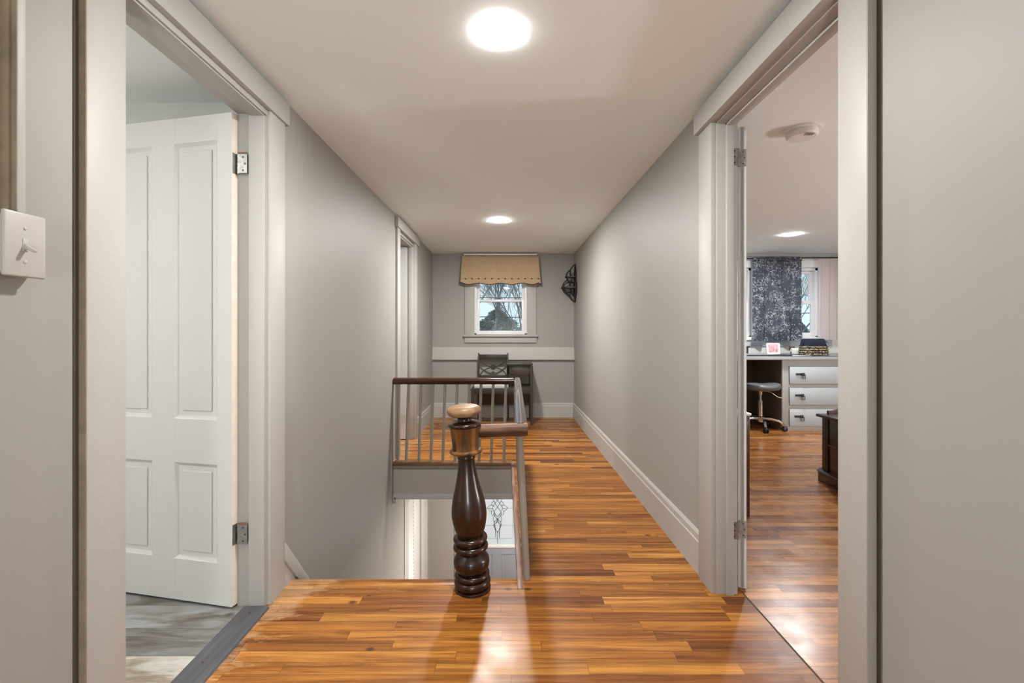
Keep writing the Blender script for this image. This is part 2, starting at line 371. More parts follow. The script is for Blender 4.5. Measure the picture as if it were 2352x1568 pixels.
def copy_thing(root, loc, label, group=None):
    r = root.copy(); C.objects.link(r); r.location = loc; r['label'] = label; ORG[r.name] = Vector(loc)
    if group: r['group'] = group
    for ch in list(root.children):
        c_ = ch.copy(); C.objects.link(c_); c_.parent = r
        for g_ in ch.children:
            d_ = g_.copy(); C.objects.link(d_); d_.parent = c_
    return r

# ------------------------------------------------------------------ the shell
H = 2.245; XL = -1.04; XR = 0.9325; YF = 6.24; XRF = 0.897; ZL = -2.67; YB = -1.9
# floors
m = MB()
m.prism([(XL, YB), (XR + 0.10, YB), (XR + 0.10, 1.2), (1.05, 1.2), (1.05, 2.07), (0.98, 2.07), (0.98, YF + .1), (XL, YF + .1), (XL, 4.10), (0.028, 4.10), (0.046, 2.152), (XL, 2.152)], -0.03, 0.0)
struct(m.build('floor', FLOORM, smooth=False), 'orange varnished wood strip floor of the hallway')
m = MB(); m.box(1.051, 4.9, -0.6, YF + .1, -0.03, 0)
struct(m.build('floor_bedroom', BEDF, smooth=False), 'brown wood strip floor of the bedroom')
m = MB(); m.box(-3.0, XL - 0.001, -0.6, 2.135, -0.03, 0.0)
struct(m.build('floor_bathroom', VINYL, smooth=False), 'grey wood-look plank floor behind the white door')
m = MB(); m.box(-3.0, XL - 0.001, 3.3, YF + .1, -0.03, 0.0)
struct(m.build('floor_side_room', FLOORM, smooth=False), 'wood strip floor of the room past the stairwell')
m = MB(); m.box(-1.25, 1.0, 2.0, 6.5, ZL - 0.05, ZL)
struct(m.build('floor_downstairs', BEDF, smooth=False), 'wood floor of the entry downstairs')
# floor seam in the bedroom doorway
m = MB(); m.box(1.047, 1.0535, 1.25, 2.05, -0.01, 0.0012)
struct(m.build('trim_12', GAPSHADE), 'dark seam across the floor of the bedroom doorway')
# ceilings
m = MB(); m.box(-3.1, 5.0, YB - .1, YF + .2, H, H + 0.1)
struct(m.build('ceiling', CEIL, smooth=False), 'pale smooth painted ceiling')
m = MB(); m.prism([(XL - .2, 4.13), (1.0, 4.13), (1.0, 6.45), (XL - .2, 6.45)], -0.33, -0.035)
m.box(0.101, 1.0, 2.0, 4.13, -0.33, -0.035)
struct(m.build('ceiling_downstairs', CEIL, smooth=False), 'ceiling of the entry below the upper hallway')

def wallx(mb, x0, x1, y0, y1, z0, z1, openings):
    """wall slab thin in x; openings (ya, yb, za, zb)"""
    ys = y0
    for (a, b, za, zb) in sorted(openings):
        mb.box(x0, x1, ys, a, z0, z1)
        if za > z0: mb.box(x0, x1, a, b, z0, za)
        if zb < z1: mb.box(x0, x1, a, b, zb, z1)
        ys = b
    mb.box(x0, x1, ys, y1, z0, z1)
def wally(mb, y0, y1, x0, x1, z0, z1, openings):
    xs = x0
    for (a, b, za, zb) in sorted(openings):
        mb.box(xs, a, y0, y1, z0, z1)
        if za > z0: mb.box(a, b, y0, y1, z0, za)
        if zb < z1: mb.box(a, b, y0, y1, zb, z1)
        xs = b
    mb.box(xs, x1, y0, y1, z0, z1)

LO = (1.211, 1.945, 0.0, 2.105)      # bathroom doorway
LF = (4.30, 4.97, 0.0, 2.105)        # room past the stairs
RO = (1.254, 2.034, 0.0, 2.105)      # bedroom doorway
WT = 0.12
m = MB(); wallx(m, XL - WT, XL, YB, YF + .15, 0.0, H, [LO, LF])
m.box(XL - WT, XL, 2.0, 4.20, ZL, 0.0); m.box(XL - WT, XL, 4.20, 4.53, ZL, -.031); m.box(XL - WT, XL, 4.53, YF + .15, -0.33, -.031)
struct(m.build('wall_left', WALL, smooth=False), 'greige wall running down beside the stairwell')
m = MB()
m.box(XR, XR + 0.09, YB, RO[0], 0, H); m.box(XR, XR + 0.09, RO[0], RO[1], RO[3], H); m.box(XR, XR + 0.09, RO[1], 2.17, 0, H)
m.prism([(XR, 2.17), (XRF, YF), (XRF, YF + .15), (XR + 0.09, YF + .15), (XR + 0.09, 2.17)], 0, H)
struct(m.build('wall_right', WALL, smooth=False), 'greige wall between the hallway and the bedroom')
HW = (-0.475, 0.258, 1.134, 2.10)     # hall window opening
m = MB(); wally(m, YF, YF + .15, XL - 0.0, XRF + .03, 0.0, H, [HW])
struct(m.build('wall_far', WALL, smooth=False), 'greige end wall with the small window')
m = MB(); m.box(XL, XR, YB - .1, YB, 0, H)
struct(m.build('wall_back', WALL, smooth=False), 'greige wall at the near end of the hallway')
# bathroom shell
m = MB(); m.box(-3.1, XL - WT, 2.135, 2.2, 0, H)
struct(m.build('wall_bathroom_far', BATHW, smooth=False), 'grey bathroom wall behind the open white door')
m = MB(); m.box(-3.1, -3.0, -0.6, 2.2, 0, H); m.box(-3.1, XL - WT, -0.7, -0.6, 0, H)
struct(m.build('wall_bathroom_side', BATHW, smooth=False), 'grey bathroom side walls')
# side room shell
m = MB(); m.box(-3.1, -3.0, 3.2, YF + .15, 0, H); m.box(-3.0, XL - WT, 3.2, 3.3, 0, H); m.box(-3.0, XL - WT, YF, YF + .15, 0, H)
struct(m.build('wall_side_room', WALL, smooth=False), 'walls of the room past the stairwell')
# bedroom shell
BW = [(2.42, 3.36, 1.09, 2.07), (3.44, 4.27, 1.09, 2.07)]
m = MB(); wally(m, YF, YF + .15, XR + .09, 5.0, 0, H, BW)
struct(m.build('wall_bedroom_far', WHITEP, smooth=False), 'white bedroom wall with two windows')
m = MB(); m.box(4.9, 5.0, -0.7, YF, 0, H); m.box(XR + .09, 4.9, -0.7, -0.6, 0, H)
struct(m.build('wall_bedroom_side', WALL, smooth=False), 'bedroom side walls')
# stairwell and downstairs shell
m = MB(); m.box(0.10, 0.18, 2.0, 4.13, ZL, -0.03); m.box(XL, 0.10, 1.98, 2.03, ZL, -0.03)
struct(m.build('wall_stairwell', WALL, smooth=False), 'painted walls of the stairwell')
m = MB(); m.box(-1.22, -1.10, 4.53, 6.45, ZL, -0.33)
struct(m.build('wall_downstairs_left', WALL, smooth=False), 'greige wall of the entry downstairs beside the louvred door')
FD = (-0.63, 0.32, ZL, -0.63)
m = MB(); wally(m, 6.30, 6.42, -1.10, 1.0, ZL, -0.33, [FD])
struct(m.build('wall_downstairs_far', WALL, smooth=False), 'greige wall around the front door downstairs')
m = MB(); m.box(0.95, 1.05, 4.1, 6.45, ZL, -0.33); m.box(0.18, 1.0, 4.05, 4.13, ZL, -0.33)
struct(m.build('wall_downstairs_right', WALL, smooth=False), 'greige wall of the entry downstairs')

# fascia below the far edge of the stairwell
m = MB(); m.box(XL, 0.10, 4.118, 4.135, -0.30, -0.03)
o = struct(m.build('trim_1', FASC), 'taupe fascia board across the far edge of the stairwell')
m = MB()
m.box(XL, 0.10, 4.098, 4.12, -0.055, -0.03, 0.004); m.box(XL, 0.10, 4.108, 4.12, -0.068, -0.055, 0.002)
struct(m.build('trim_2', BALM), 'thin moulding under the stairwell nosing')
m = MB(); m.prism([(4.12, -0.288), (4.10, -0.292), (4.095, -0.302), (4.095, -0.312), (4.085, -0.318), (4.085, -0.332), (4.135, -0.332), (4.135, -0.288)], XL + .012, 0.10, 'yz')
m.box(XL, XL + .03, 4.085, 4.135, -0.37, -0.288, 0.004)
struct(m.build('trim_3', TRIM), 'pale moulding along the bottom of the stairwell fascia')
# nosings (rounded board edges) round the opening
m = MB(); m.box(XL, 0.035, 4.078, 4.16, -0.028, 0.003, 0.010)
struct(m.build('trim_4', NOSE), 'brown wood nosing at the far edge of the stairwell')
m = MB(); m.prism([(0.022, 4.11), (0.040, 2.07), (0.068, 2.07), (0.052, 4.11)], -0.030, 0.004, bev=0.004)
struct(m.build('trim_5', NOSES), 'scuffed pinkish nosing along the side of the stairwell')
m = MB(); m.box(XL + .02, 0.046, 2.10, 2.160, -0.031, 0.001, 0.008)
struct(m.build('trim_6', FLOORM), 'wood nosing at the top of the stairs')

# stairs
m = MB(); RISE, RUN = 2.67 / 13, 0.182
for i in range(12):
    z = -RISE * (i + 1); y = 2.15 + RUN * i
    m.box(XL + .02, 0.10, y - 0.02, y + RUN + 0.0, z - 0.03, z, 0.006)
    m.box(XL + .02, 0.10, y + RUN - 0.002, y + RUN + 0.012, z - RISE, z - 0.0)
m.box(XL + .02, 0.10, 2.135, 2.15, -RISE, -0.03)
struct(m.build('stairs', NOSE), 'wooden staircase going down to the front door', 'stairs')
# stair skirt board on the left wall
m = MB(); sl = -1.19
def zt(y): return 0.205 + sl * (y - 2.082)
m.prism([(2.075, -0.6), (2.075, 0.213), (4.4, zt(4.4)), (4.4, zt(4.4) - 0.7)], XL, XL + 0.016, 'yz')
m.prism([(2.075, 0.213 - .085), (2.075, 0.213), (4.4, zt(4.4)), (4.4, zt(4.4) - .085)], XL, XL + 0.024, 'yz', bev=0.004)
struct(m.build('trim_7', TRIM), 'white skirt board sloping down the stair wall')

# ---- door casings
def jamb_x(mb, xa, xb, o, th=0.02, stop=None):
    """lining of an opening in a wall thin in x"""
    y0, y1, _, zt_ = o
    mb.box(xa, xb, y1 - th, y1 + 0.0, 0, zt_, 0.002); mb.box(xa, xb, y0, y0 + th, 0, zt_, 0.002)
    mb.box(xa, xb, y0, y1, zt_ - th, zt_, 0.002)
    if stop:
        a, b = stop
        mb.box(a, b, y1 - th - 0.013, y1 - th + .001, 0, zt_ - th, 0.003); mb.box(a, b, y0 + th - .001, y0 + th + 0.013, 0, zt_ - th, 0.003)
        mb.box(a, b, y0 + th, y1 - th, zt_ - th - 0.013, zt_ - th + .001, 0.003)
# bathroom doorway
m = MB(); xf = -1.020
m.box(XL, xf, 1.101, 1.211 + .004, 0, 2.118, 0.003)
m.box(XL, xf, 1.945 + .004, 2.080, 0, 2.118, 0.003)
m.box(XL, xf + .010, 1.075, 2.104, 2.118, 2.219, 0.003)
m.box(XL, xf - .012, 1.20, 1.96, 2.095, 2.12, 0.002)
struct(m.build('trim_8', TRIM), 'white painted casing around the bathroom doorway')
m = MB(); jamb_x(m, XL - WT, XL + .004, (1.195, 1.962, 0, 2.118), 0.016, (-1.105, XL))
struct(m.build('door_jamb_1', TRIM), 'white door lining of the bathroom doorway', 'door lining')
# bedroom doorway
m = MB(); xf = 0.905
m.box(xf, XR, 1.150, 1.254 - .002, 0, 2.11, 0.003)
m.box(xf, XR, 2.034 + .002, 2.169, 0, 2.11, 0.003)
m.box(xf - .020, XR, 1.125, 2.180, 2.108, 2.207, 0.003)
struct(m.build('trim_9', TRIM), 'white painted casing around the bedroom doorway')
m = MB(); jamb_x(m, XR - .004, 1.022, (1.240, 2.048, 0, 2.118), 0.018, (0.968, 1.0))
struct(m.build('door_jamb_2', TRIM), 'white door lining of the bedroom doorway', 'door lining')
# doorway past the stairs
m = MB(); xf = -1.020
m.box(XL, xf, 4.19, 4.30, 0, 2.14, 0.003); m.box(XL, xf, 4.98, 5.105, 0, 2.14, 0.003)
m.box(XL, xf + .012, 4.165, 5.17, 2.135, 2.228, 0.003)
struct(m.build('trim_10', TRIM), 'white casing of the doorway past the stairwell')
m = MB(); jamb_x(m, XL - WT, XL + .003, (4.285, 4.985, 0, 2.118), 0.016, (-1.09, -1.05))
struct(m.build('door_jamb_3', TRIM), 'white door lining past the stairwell', 'door lining')
# unpainted edges and dark strips painting the contact shadow gap beside the near casings
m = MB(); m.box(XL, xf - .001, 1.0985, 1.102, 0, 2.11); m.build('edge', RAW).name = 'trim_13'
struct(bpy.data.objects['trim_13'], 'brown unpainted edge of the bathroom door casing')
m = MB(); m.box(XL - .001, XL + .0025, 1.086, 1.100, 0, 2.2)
struct(m.build('trim_14', GAPSHADE), 'dark strip painting the contact shadow gap beside the bathroom door casing')
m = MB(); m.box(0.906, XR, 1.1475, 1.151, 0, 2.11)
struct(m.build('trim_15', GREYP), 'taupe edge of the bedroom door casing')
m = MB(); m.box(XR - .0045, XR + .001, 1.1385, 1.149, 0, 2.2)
struct(m.build('trim_16', GAPSHADE), 'dark strip painting the contact shadow gap beside the bedroom door casing')

# ---- baseboards
def bb_profile(t=0.018, h=0.2): return [(0, 0), (t, 0), (t, h - 0.045), (t - 0.004, h - 0.04), (t - 0.005, h - 0.012), (t * 0.35, h), (0, h)]
m = MB()
def bb_line(mb, p0, p1, nrm, h=0.2, t=0.018):
    b = bmesh.new(); pr = bb_profile(t, h); R = []
    for p in (p0, p1):
        R.append([b.verts.new((p[0] + nrm[0] * q[0], p[1] + nrm[1] * q[0], q[1])) for q in pr])
    n = len(pr)
    for i in range(n): b.faces.new((R[0][i], R[0][(i + 1) % n], R[1][(i + 1) % n], R[1][i]))
    b.faces.new(R[0][::-1]); b.faces.new(R[1]); bmesh.ops.recalc_face_normals(b, faces=b.faces); mb._merge(b)
bb_line(m, (XR, 2.165), (XRF, YF), (-1, 0)); struct(m.build('baseboard_right', TRIM, smooth=False), 'tall white baseboard running along the hallway wall to the window end')
m = MB(); bb_line(m, (XR, YB), (XR, 1.135), (-1, 0)); struct(m.build('baseboard_right_near', TRIM, smooth=False), 'white baseboard at the near end by the bedroom door')
m = MB(); bb_line(m, (XL, YF), (XRF, YF), (0, -1)); struct(m.build('baseboard_far', TRIM, smooth=False), 'white baseboard under the window wall')
m = MB(); bb_line(m, (XL, 5.105), (XL, YF), (1, 0)); struct(m.build('baseboard_left', TRIM, smooth=False), 'white baseboard between the far doorway and the window wall')
m = MB(); bb_line(m, (XL, YB), (XL, 1.085), (1, 0)); struct(m.build('baseboard_left_near', TRIM, smooth=False), 'white baseboard by the light switch')
m = MB(); m.prism([(YF, 0.962), (YF - 0.008, 0.958), (YF - 0.042, 0.800), (YF - 0.042, 0.790), (YF, 0.790)], XL, XRF, 'yz')
struct(m.build('trim_11', mat('ledge paint', (0.44, 0.42, 0.395), 0.5)), 'sloping painted ledge board across the end wall')
# bedroom crown strip
m = MB(); m.box(XR + .09, 4.9, YF - .02, YF, H - .045, H, 0.004)
struct(m.build('trim_17', TRIM), 'white strip where the bedroom wall meets the ceiling')

# ------------------------------------------------------------------ windows
def sash_window(name, label, x0, x1, z0, z1, zm, y0, st=0.042, locks=False, yo=YF):
    r = thing(name, ((x0 + x1) / 2, yo, z0), label, 'window', kind='structure')
    f = MB(); a, b = y0, y0 + 0.10; t_ = 0.036
    f.box(x0, x0 + t_, a, b, z0, z1, .003); f.box(x1 - t_, x1, a, b, z0, z1, .003)
    f.box(x0, x1, a, b, z1 - t_, z1, .003); f.box(x0, x1, a, b, z0, z0 + .018, .003)
    f.build('window_frame', VINYLW, r)
    def sash(nm, za, zb, ya, lock):
        s_ = MB(); xa, xb = x0 + t_, x1 - t_
        s_.box(xa, xa + st, ya, ya + .03, za, zb, .004); s_.box(xb - st, xb, ya, ya + .03, za, zb, .004)
        s_.box(xa + st - .002, xb - st + .002, ya + .001, ya + .029, za, za + st * .85, .003); s_.box(xa + st - .002, xb - st + .002, ya + .001, ya + .029, zb - st * .8, zb, .003)
        so = s_.build('sash', VINYLW, r)
        MB().box(xa + st - .003, xb - st + .003, ya + .012, ya + .018, za + st * .8, zb - st * .75).build('glass_pane', GLASS, so)
        if lock:
            for q in (0.25, 0.75):
                k = MB(); xc = xa + (xb - xa) * q
                k.box(xc - .022, xc + .022, ya - .002, ya + .022, zb, zb + .010, .003); k.box(xc - .006, xc + .02, ya - .006, ya + .008, zb + .008, zb + .018, .003)
                k.build('sash_lock', WHITEP, so)
    sash('lower', z0 + .018, zm + .012, y0 + .012, locks)
    sash('upper', zm - .022, z1 - t_, y0 + .052, False)
    return r
sash_window('window_1', 'small white double hung window at the end of the hallway', HW[0], HW[1], HW[2], HW[3], 1.605, YF + .03, 0.040, True)
m = MB(); fy = YF - .022
m.box(-.597, -.472, fy, YF + .001, 1.134, 2.14, .003); m.box(.256, .382, fy, YF + .001, 1.134, 2.14, .003); m.box(-.61, .395, fy - .004, YF, 2.10, 2.20, .003)
m.box(-.475, -.468, fy, YF + .05, 1.134, 2.1); m.box(.252, .258, fy, YF + .05, 1.134, 2.1)
m.box(-.617, .402, fy - .035, YF + .06, 1.104, 1.134, .006); m.box(-.600, .385, fy, YF, 1.022, 1.104, .003)
struct(m.build('trim_18', TRIM), 'white casing, sill and apron of the hallway window')
sash_window('window_2', 'bedroom window partly covered by the patterned curtain, beside the doorway jamb', 2.50, 3.34, 1.10, 2.05, 1.58, YF + .03, 0.05)
sash_window('window_3', 'bedroom window between the dark curtain and the sheer curtain', 3.46, 4.26, 1.10, 2.05, 1.58, YF + .03, 0.05)
m = MB(); fy = YF - .02
m.box(3.34, 3.46, fy, YF + .03, 1.08, 2.06, .003); m.box(4.26, 4.34, fy, YF + .03, 1.08, 2.06, .003); m.box(2.40, 2.50, fy, YF + .03, 1.08, 2.06, .003)
m.box(2.36, 4.40, fy - .004, YF + .03, 2.05, 2.15, .004)
m.box(2.36, 4.42, fy - .03, YF + .03, 1.06, 1.10, .004)
struct(m.build('trim_19', VINYLW), 'white casing around the two bedroom windows')
m = MB(); m.box(2.36, 4.42, fy, YF, .975, 1.06, .003)
struct(m.build('trim_20', DRAWF), 'grey apron board under the bedroom windows')

# ------------------------------------------------------------------ panelled doors
def hinge(parent, mtx, z, h=0.085, leafw=0.034, flip=1):
    """hinge with one leaf on the door edge (+u) and one on the jamb; local frame of mtx: origin at the knuckle"""
    a = MB(); a.box(-.0012, .0012, 0, leafw, z - h / 2, z + h / 2, mtx=mtx)
    o = a.build('hinge', STEEL, parent); return o

def door_leaf(parent, mtx, w_, h, th, panels, m_, z0=0.01, name='door_leaf', both=True):
    """s from 0..w along local x, thickness along local y 0..th (y=0 is the face toward the viewer)"""
    b = MB(); rec = 0.011
    ss = sorted(set([0, w_] + [p[0] for p in panels] + [p[1] for p in panels]))
    b.box(0, w_, rec, th - rec, z0, h, mtx=mtx)          # core
    cols = sorted(set((p[0], p[1]) for p in panels))
    # stiles
    xs = 0
    for (a, c_) in cols:
        b.box(xs, a, 0, th, z0, h, .0015, 1, mtx=mtx); xs = c_
    b.box(xs, w_, 0, th, z0, h, .0015, 1, mtx=mtx)
    for (a, c_) in cols:
        zs = z0
        for p in sorted([p for p in panels if p[0] == a], key=lambda q: q[2]):
            b.box(a - .002, c_ + .002, .0004, th - .0004, zs, p[2], .0015, 1, mtx=mtx); zs = p[3]
        b.box(a - .002, c_ + .002, .0004, th - .0004, zs, h, .0015, 1, mtx=mtx)
    k = 0.013
    for (a, c_, za, zb) in panels:
        for side in (0, 1):
            y_in, y_out = (rec, 0.0) if side == 0 else (th - rec, th)
            bm = bmesh.new()
            o_ = [(a, za), (c_, za), (c_, zb), (a, zb)]; i_ = [(a + k, za + k), (c_ - k, za + k), (c_ - k, zb - k), (a + k, zb - k)]
            V = [bm.verts.new((p[0], y_out + (0.002 if side == 0 else -.002), p[1])) for p in o_]; W = [bm.verts.new((p[0], y_in, p[1])) for p in i_]
            for q in range(4): bm.faces.new((V[q], V[(q + 1) % 4], W[(q + 1) % 4], W[q]))
            b._merge(bm, mtx)
            e = .020; yy = (rec - .005, rec + .001) if side == 0 else (th - rec - .001, th - rec + .005)
            b.box(a + k + e, c_ - k - e, yy[0], yy[1], za + k + e, zb - k - e, .0035, 1, mtx=mtx)
    return b.build(name, m_, parent, ang=20)

def frame_mtx(org, xdir):
    """local x -> xdir (horizontal), local y -> perpendicular away from the viewer (+Y side), z up"""
    x = Vector((xdir[0], xdir[1], 0)).normalized(); y = Vector((-x.y, x.x, 0))
    if y.y < 0: y = -y
    M4 = Matrix(((x.x, y.x, 0, org[0]), (x.y, y.y, 0, org[1]), (0, 0, 1, org[2]), (0, 0, 0, 1)))
    return M4
# bathroom door, swung into the bathroom
d1 = thing('door_1', (-1.157, 1.93, 0), 'white four panel door standing open into the bathroom', 'door', kind='structure')
mt = frame_mtx((-1.166, 1.916, 0), (-.979, .204))
P4 = [(.072, .29, .19, .604), (.41, .628, .19, .604), (.072, .29, .796, 1.983), (.41, .628, .796, 1.983)]
lf = door_leaf(d1, mt, .70, 2.096, .037, P4, DOORP)
b = MB(); b.box(-.0012, .0002, .0008, .0362, .012, 2.094, mtx=mt)
plabel(b.build('door_edge', mat('cream door edge', (0.70, 0.61, 0.52), 0.5, var=.06, vscale=20), d1), 'cream hinge edge of the door')
for hz in (1.883, .312):
    b = MB(); b.box(-.004, -.0014, .002, .034, hz - .043, hz + .043, mtx=mt)       # leaf on the door edge
    b.box(-1.146, -1.108, 1.928, 1.9305, hz - .040, hz + .040)                        # leaf on the jamb
    for q in range(5): b.lathe([(.0058, hz - .042 + q * .017), (.0062, hz - .041 + q * .017), (.0062, hz - .0275 + q * .017), (.0058, hz - .0265 + q * .017)], -1.1485, 1.936, 12)
    ho = b.build('hinge', STEEL, d1)
    b = MB()
    for q in (-.028, 0, .028):
        b.tube([(-1.125 + (.008 if q == 0 else 0), 1.9285, hz + q), (-1.125 + (.008 if q == 0 else 0), 1.927, hz + q)], .0042, 10)
    b.build('screw', SCREW, ho)
    b = MB(); b.box(-1.146, -1.108, 1.9292, 1.9312, hz + .040, hz + .049)
    b.build('old_mortise', mat('bare mortise', (0.16, 0.09, 0.05), .8), ho)
b = MB(); b.lathe([(.006, 0), (.007, .02), (.012, .028), (.027, .040), (.030, .052), (.022, .064), (.0, .066)], 0, 0, 20, mtx=mt @ Matrix.Translation((.65, 0, .93)) @ Matrix.Rotation(PI / 2, 4, 'X'))
b.build('door_knob', STEEL, lf)
# bedroom door, swung far open
d2 = thing('door_2', (1.031, 2.04, 0), 'white door opened wide into the bedroom, seen on its hinge edge', 'door', kind='structure')
x = Vector((.4540, .8910, 0)); y = Vector((.8910, -.4540, 0))
mt2 = Matrix(((x.x, y.x, 0, 1.0335), (x.y, y.y, 0, 2.052), (0, 0, 1, 0), (0, 0, 0, 1)))
door_leaf(d2, mt2, .74, 2.092, .035, [(.09, .32, .19, .60), (.43, .66, .19, .60), (.09, .32, .80, 1.98), (.43, .66, .80, 1.98)], DOORP, z0=.02)
for hz in (1.95, .285):
    b = MB(); b.box(-.003, -.0005, .004, .034, hz - .038, hz + .038, mtx=mt2)
    b.box(.994, 1.022, 2.0275, 2.0300, hz - .038, hz + .038)
    for q in range(5): b.lathe([(.0055, hz - .040 + q * .016), (.0055, hz - .0252 + q * .016)], 1.0275, 2.034, 12)
    ho = b.build('hinge', STEEL, d2)
    b = MB()
    for q in (-.026, .0, .026):
        b.tube([(-.0025, .022 + (.005 if q == 0 else 0), hz + q), (-.0042, .022 + (.005 if q == 0 else 0), hz + q)], .0038, 10, mtx=mt2)
        b.tube([(1.007, 2.0285, hz + q), (1.007, 2.0262, hz + q)], .0038, 10)
    b.build('screw', SCREW, ho)
# door of the room past the stairs
d3 = thing('door_3', (-1.165, 4.95, 0), 'white door ajar in the doorway past the stairwell', 'door', kind='structure')
mt3 = frame_mtx((-1.10, 4.925, 0), (-1, 0.03))
door_leaf(d3, mt3, .64, 2.09, .035, [(.09, .27, .19, .60), (.37, .55, .19, .60), (.09, .27, .80, 1.98), (.37, .55, .80, 1.98)], DOORP)
b = MB(); b.lathe([(.006, 0), (.007, .02), (.012, .028), (.027, .040), (.030, .052), (.0, .064)], 0, 0, 20, mtx=mt3 @ Matrix.Translation((.59, 0, .93)) @ Matrix.Rotation(PI / 2, 4, 'X')); b.build('door_knob', STEEL, d3)
# louvred door downstairs
d4 = thing('door_4', (-1.07, 5.3, ZL), 'white louvred door on the entry wall downstairs', 'door', kind='structure')
b = MB(); zt4 = ZL + 2.05
b.box(-1.095, -1.060, 4.80, 4.84, ZL, zt4, .003); b.box(-1.095, -1.060, 5.10, 5.14, ZL, zt4, .003)
b.box(-1.095, -1.060, 4.84, 5.10, ZL, ZL + .12, .003); b.box(-1.095, -1.060, 4.84, 5.10, zt4 - .08, zt4, .003)
b.box(-1.095, -1.072, 5.15, 5.50, ZL, zt4, .004)
lf = b.build('door_leaf', DOORP, d4)
b = MB(); z = ZL + .14
while z < zt4 - .1:
    b.prism([(-1.094, z + .030), (-1.088, z + .033), (-1.060, z + .006), (-1.066, z)], 4.84, 5.10, 'xz'); z += .042
b.build('louvre', DOORP, lf)
m = MB(); m.box(-1.10, -1.052, 4.62, 4.795, ZL, zt4 + .1, .004); m.box(-1.10, -1.052, 5.52, 5.88, ZL, zt4 + .1, .006); m.box(-1.10, -1.045, 5.84, 5.87, ZL, zt4 + .1, .006); m.box(-1.10, -1.048, 4.6, 5.9, zt4, zt4 + .12, .004)
struct(m.build('trim_21', TRIM), 'wide white casing of the louvred door downstairs')
m = MB(); m.box(-1.10, -1.085, 4.53, 4.66, ZL, -.6)
struct(m.build('trim_22', RAW), 'narrow brown strip beside the louvred door')
# front door downstairs with leaded glass
d5 = thing('door_5', (-.155, 6.34, ZL), 'blue-grey front door with a leaded glass pane, seen down the stairwell', 'door', kind='structure')
b = MB(); zb = ZL + .01; x0, x1 = -.612, .302; gx0, gx1 = -.435, .125; gz0, gz1 = -1.79, -.80
b.box(x0, gx0, 6.315, 6.36, zb, -.64, .002); b.box(gx1, x1, 6.315, 6.36, zb, -.64, .002)
b.box(gx0, gx1, 6.315, 6.36, zb, gz0, .002); b.box(gx0, gx1, 6.315, 6.36, gz1, -.64, .002)
for (a, c_) in ((-.515, -.215), (-.095, .205)):
    za, zb2 = -2.50, -1.905; k = .028
    for inset, yy in ((0, 6.309), (k, 6.313)):
        pass
    b.box(a, c_, 6.309, 6.317, zb2 - .010, zb2, .002); b.box(a, c_, 6.309, 6.317, za, za + .010, .002)
    b.box(a, a + .010, 6.309, 6.317, za, zb2, .002); b.box(c_ - .010, c_, 6.309, 6.317, za, zb2, .002)
    bm = bmesh.new(); o_ = [(a + .03, za + .03), (c_ - .03, za + .03), (c_ - .03, zb2 - .03), (a + .03, zb2 - .03)]; i_ = [(a + .065, za + .065), (c_ - .065, za + .065), (c_ - .065, zb2 - .065), (a + .065, zb2 - .065)]
    V = [bm.verts.new((p[0], 6.3155, p[1])) for p in o_]; W = [bm.verts.new((p[0], 6.306, p[1])) for p in i_]
    for q in range(4): bm.faces.new((V[q], V[(q + 1) % 4], W[(q + 1) % 4], W[q]))
    bm.faces.new(W); b._merge(bm)
b.build('door_leaf', FDOOR, d5)
b = MB(); f_ = .03
b.box(gx0 - f_, gx1 + f_, 6.300, 6.325, gz0 - f_, gz0 + .012, .005); b.box(gx0 - f_, gx1 + f_, 6.300, 6.325, gz1 - .012, gz1 + f_, .005)
b.box(gx0 - f_, gx0 + .012, 6.300, 6.325, gz0, gz1, .005); b.box(gx1 - .012, gx1 + f_, 6.300, 6.325, gz0, gz1, .005)
b.build('glass_frame', DOORP, d5)
gp = MB().box(gx0, gx1, 6.335, 6.342, gz0, gz1).build('glass_pane', FROST, d5)
b = MB(); gc = -.153; S6 = 6.33 / 1045.3
def gp2(px, py): return (gc + (px - 1143) * S6, 6.331, CZ - (py - 762) * S6)
def came(pts, r=.0032):
    b.tube([gp2(*p) for p in pts], r, 5)
    b.tube([gp2(2286 - p[0], p[1]) for p in pts], r, 5)
came([(1134, 1128), (1133, 1146), (1137, 1154), (1142, 1163), (1149, 1172), (1152, 1180), (1145, 1190), (1143, 1197)])
came([(1152, 1130), (1150, 1142), (1143, 1149), (1136, 1158), (1131, 1166), (1136, 1177), (1143, 1187)])
came([(1136, 1150), (1130, 1154), (1129, 1159), (1135, 1163)])
came([(1133, 1160), (1126, 1160), (1119, 1166), (1127, 1168), (1132, 1168)])
came([(1119, 1166), (1126, 1173), (1131, 1173)]); came([(1129, 1173), (1129, 1180), (1133, 1185), (1136, 1178)])
came([(1139, 1180), (1134, 1188), (1134, 1196), (1140, 1202), (1143, 1190)])
came([(1136, 1196), (1134, 1206), (1138, 1214), (1139, 1234)]); came([(1143, 1198), (1137, 1203), (1138, 1213), (1143, 1223)])
came([(1143, 1190), (1151, 1200), (1149, 1214), (1147, 1222), (1147, 1234)])
b.tube([gp2(1143, 1220), gp2(1143, 1247)], .0032, 5)
b.tube([gp2(1100, 1206), gp2(1181, 1206)], .0016, 5); b.tube([gp2(1168, 1167), gp2(1181, 1167)], .0016, 5)
b.tube([gp2(1178, 1130), gp2(1179, 1234)], .0022, 5); b.tube([gp2(1100, 1236), gp2(1179, 1236)], .0016, 5)
b.build('lead_came', LEAD, gp)
m = MB(); m.box(-.745, -.63, 6.285, 6.30, ZL, -.55, .004); m.box(.32, .435, 6.285, 6.30, ZL, -.55, .004); m.box(-.745, .435, 6.283, 6.30, -.64, -.53, .004)
m.box(-.632, -.615, 6.30, 6.42, ZL, -.64); m.box(.304, .322, 6.30, 6.42, ZL, -.64); m.box(-.63, .32, 6.30, 6.42, -.64, -.63)
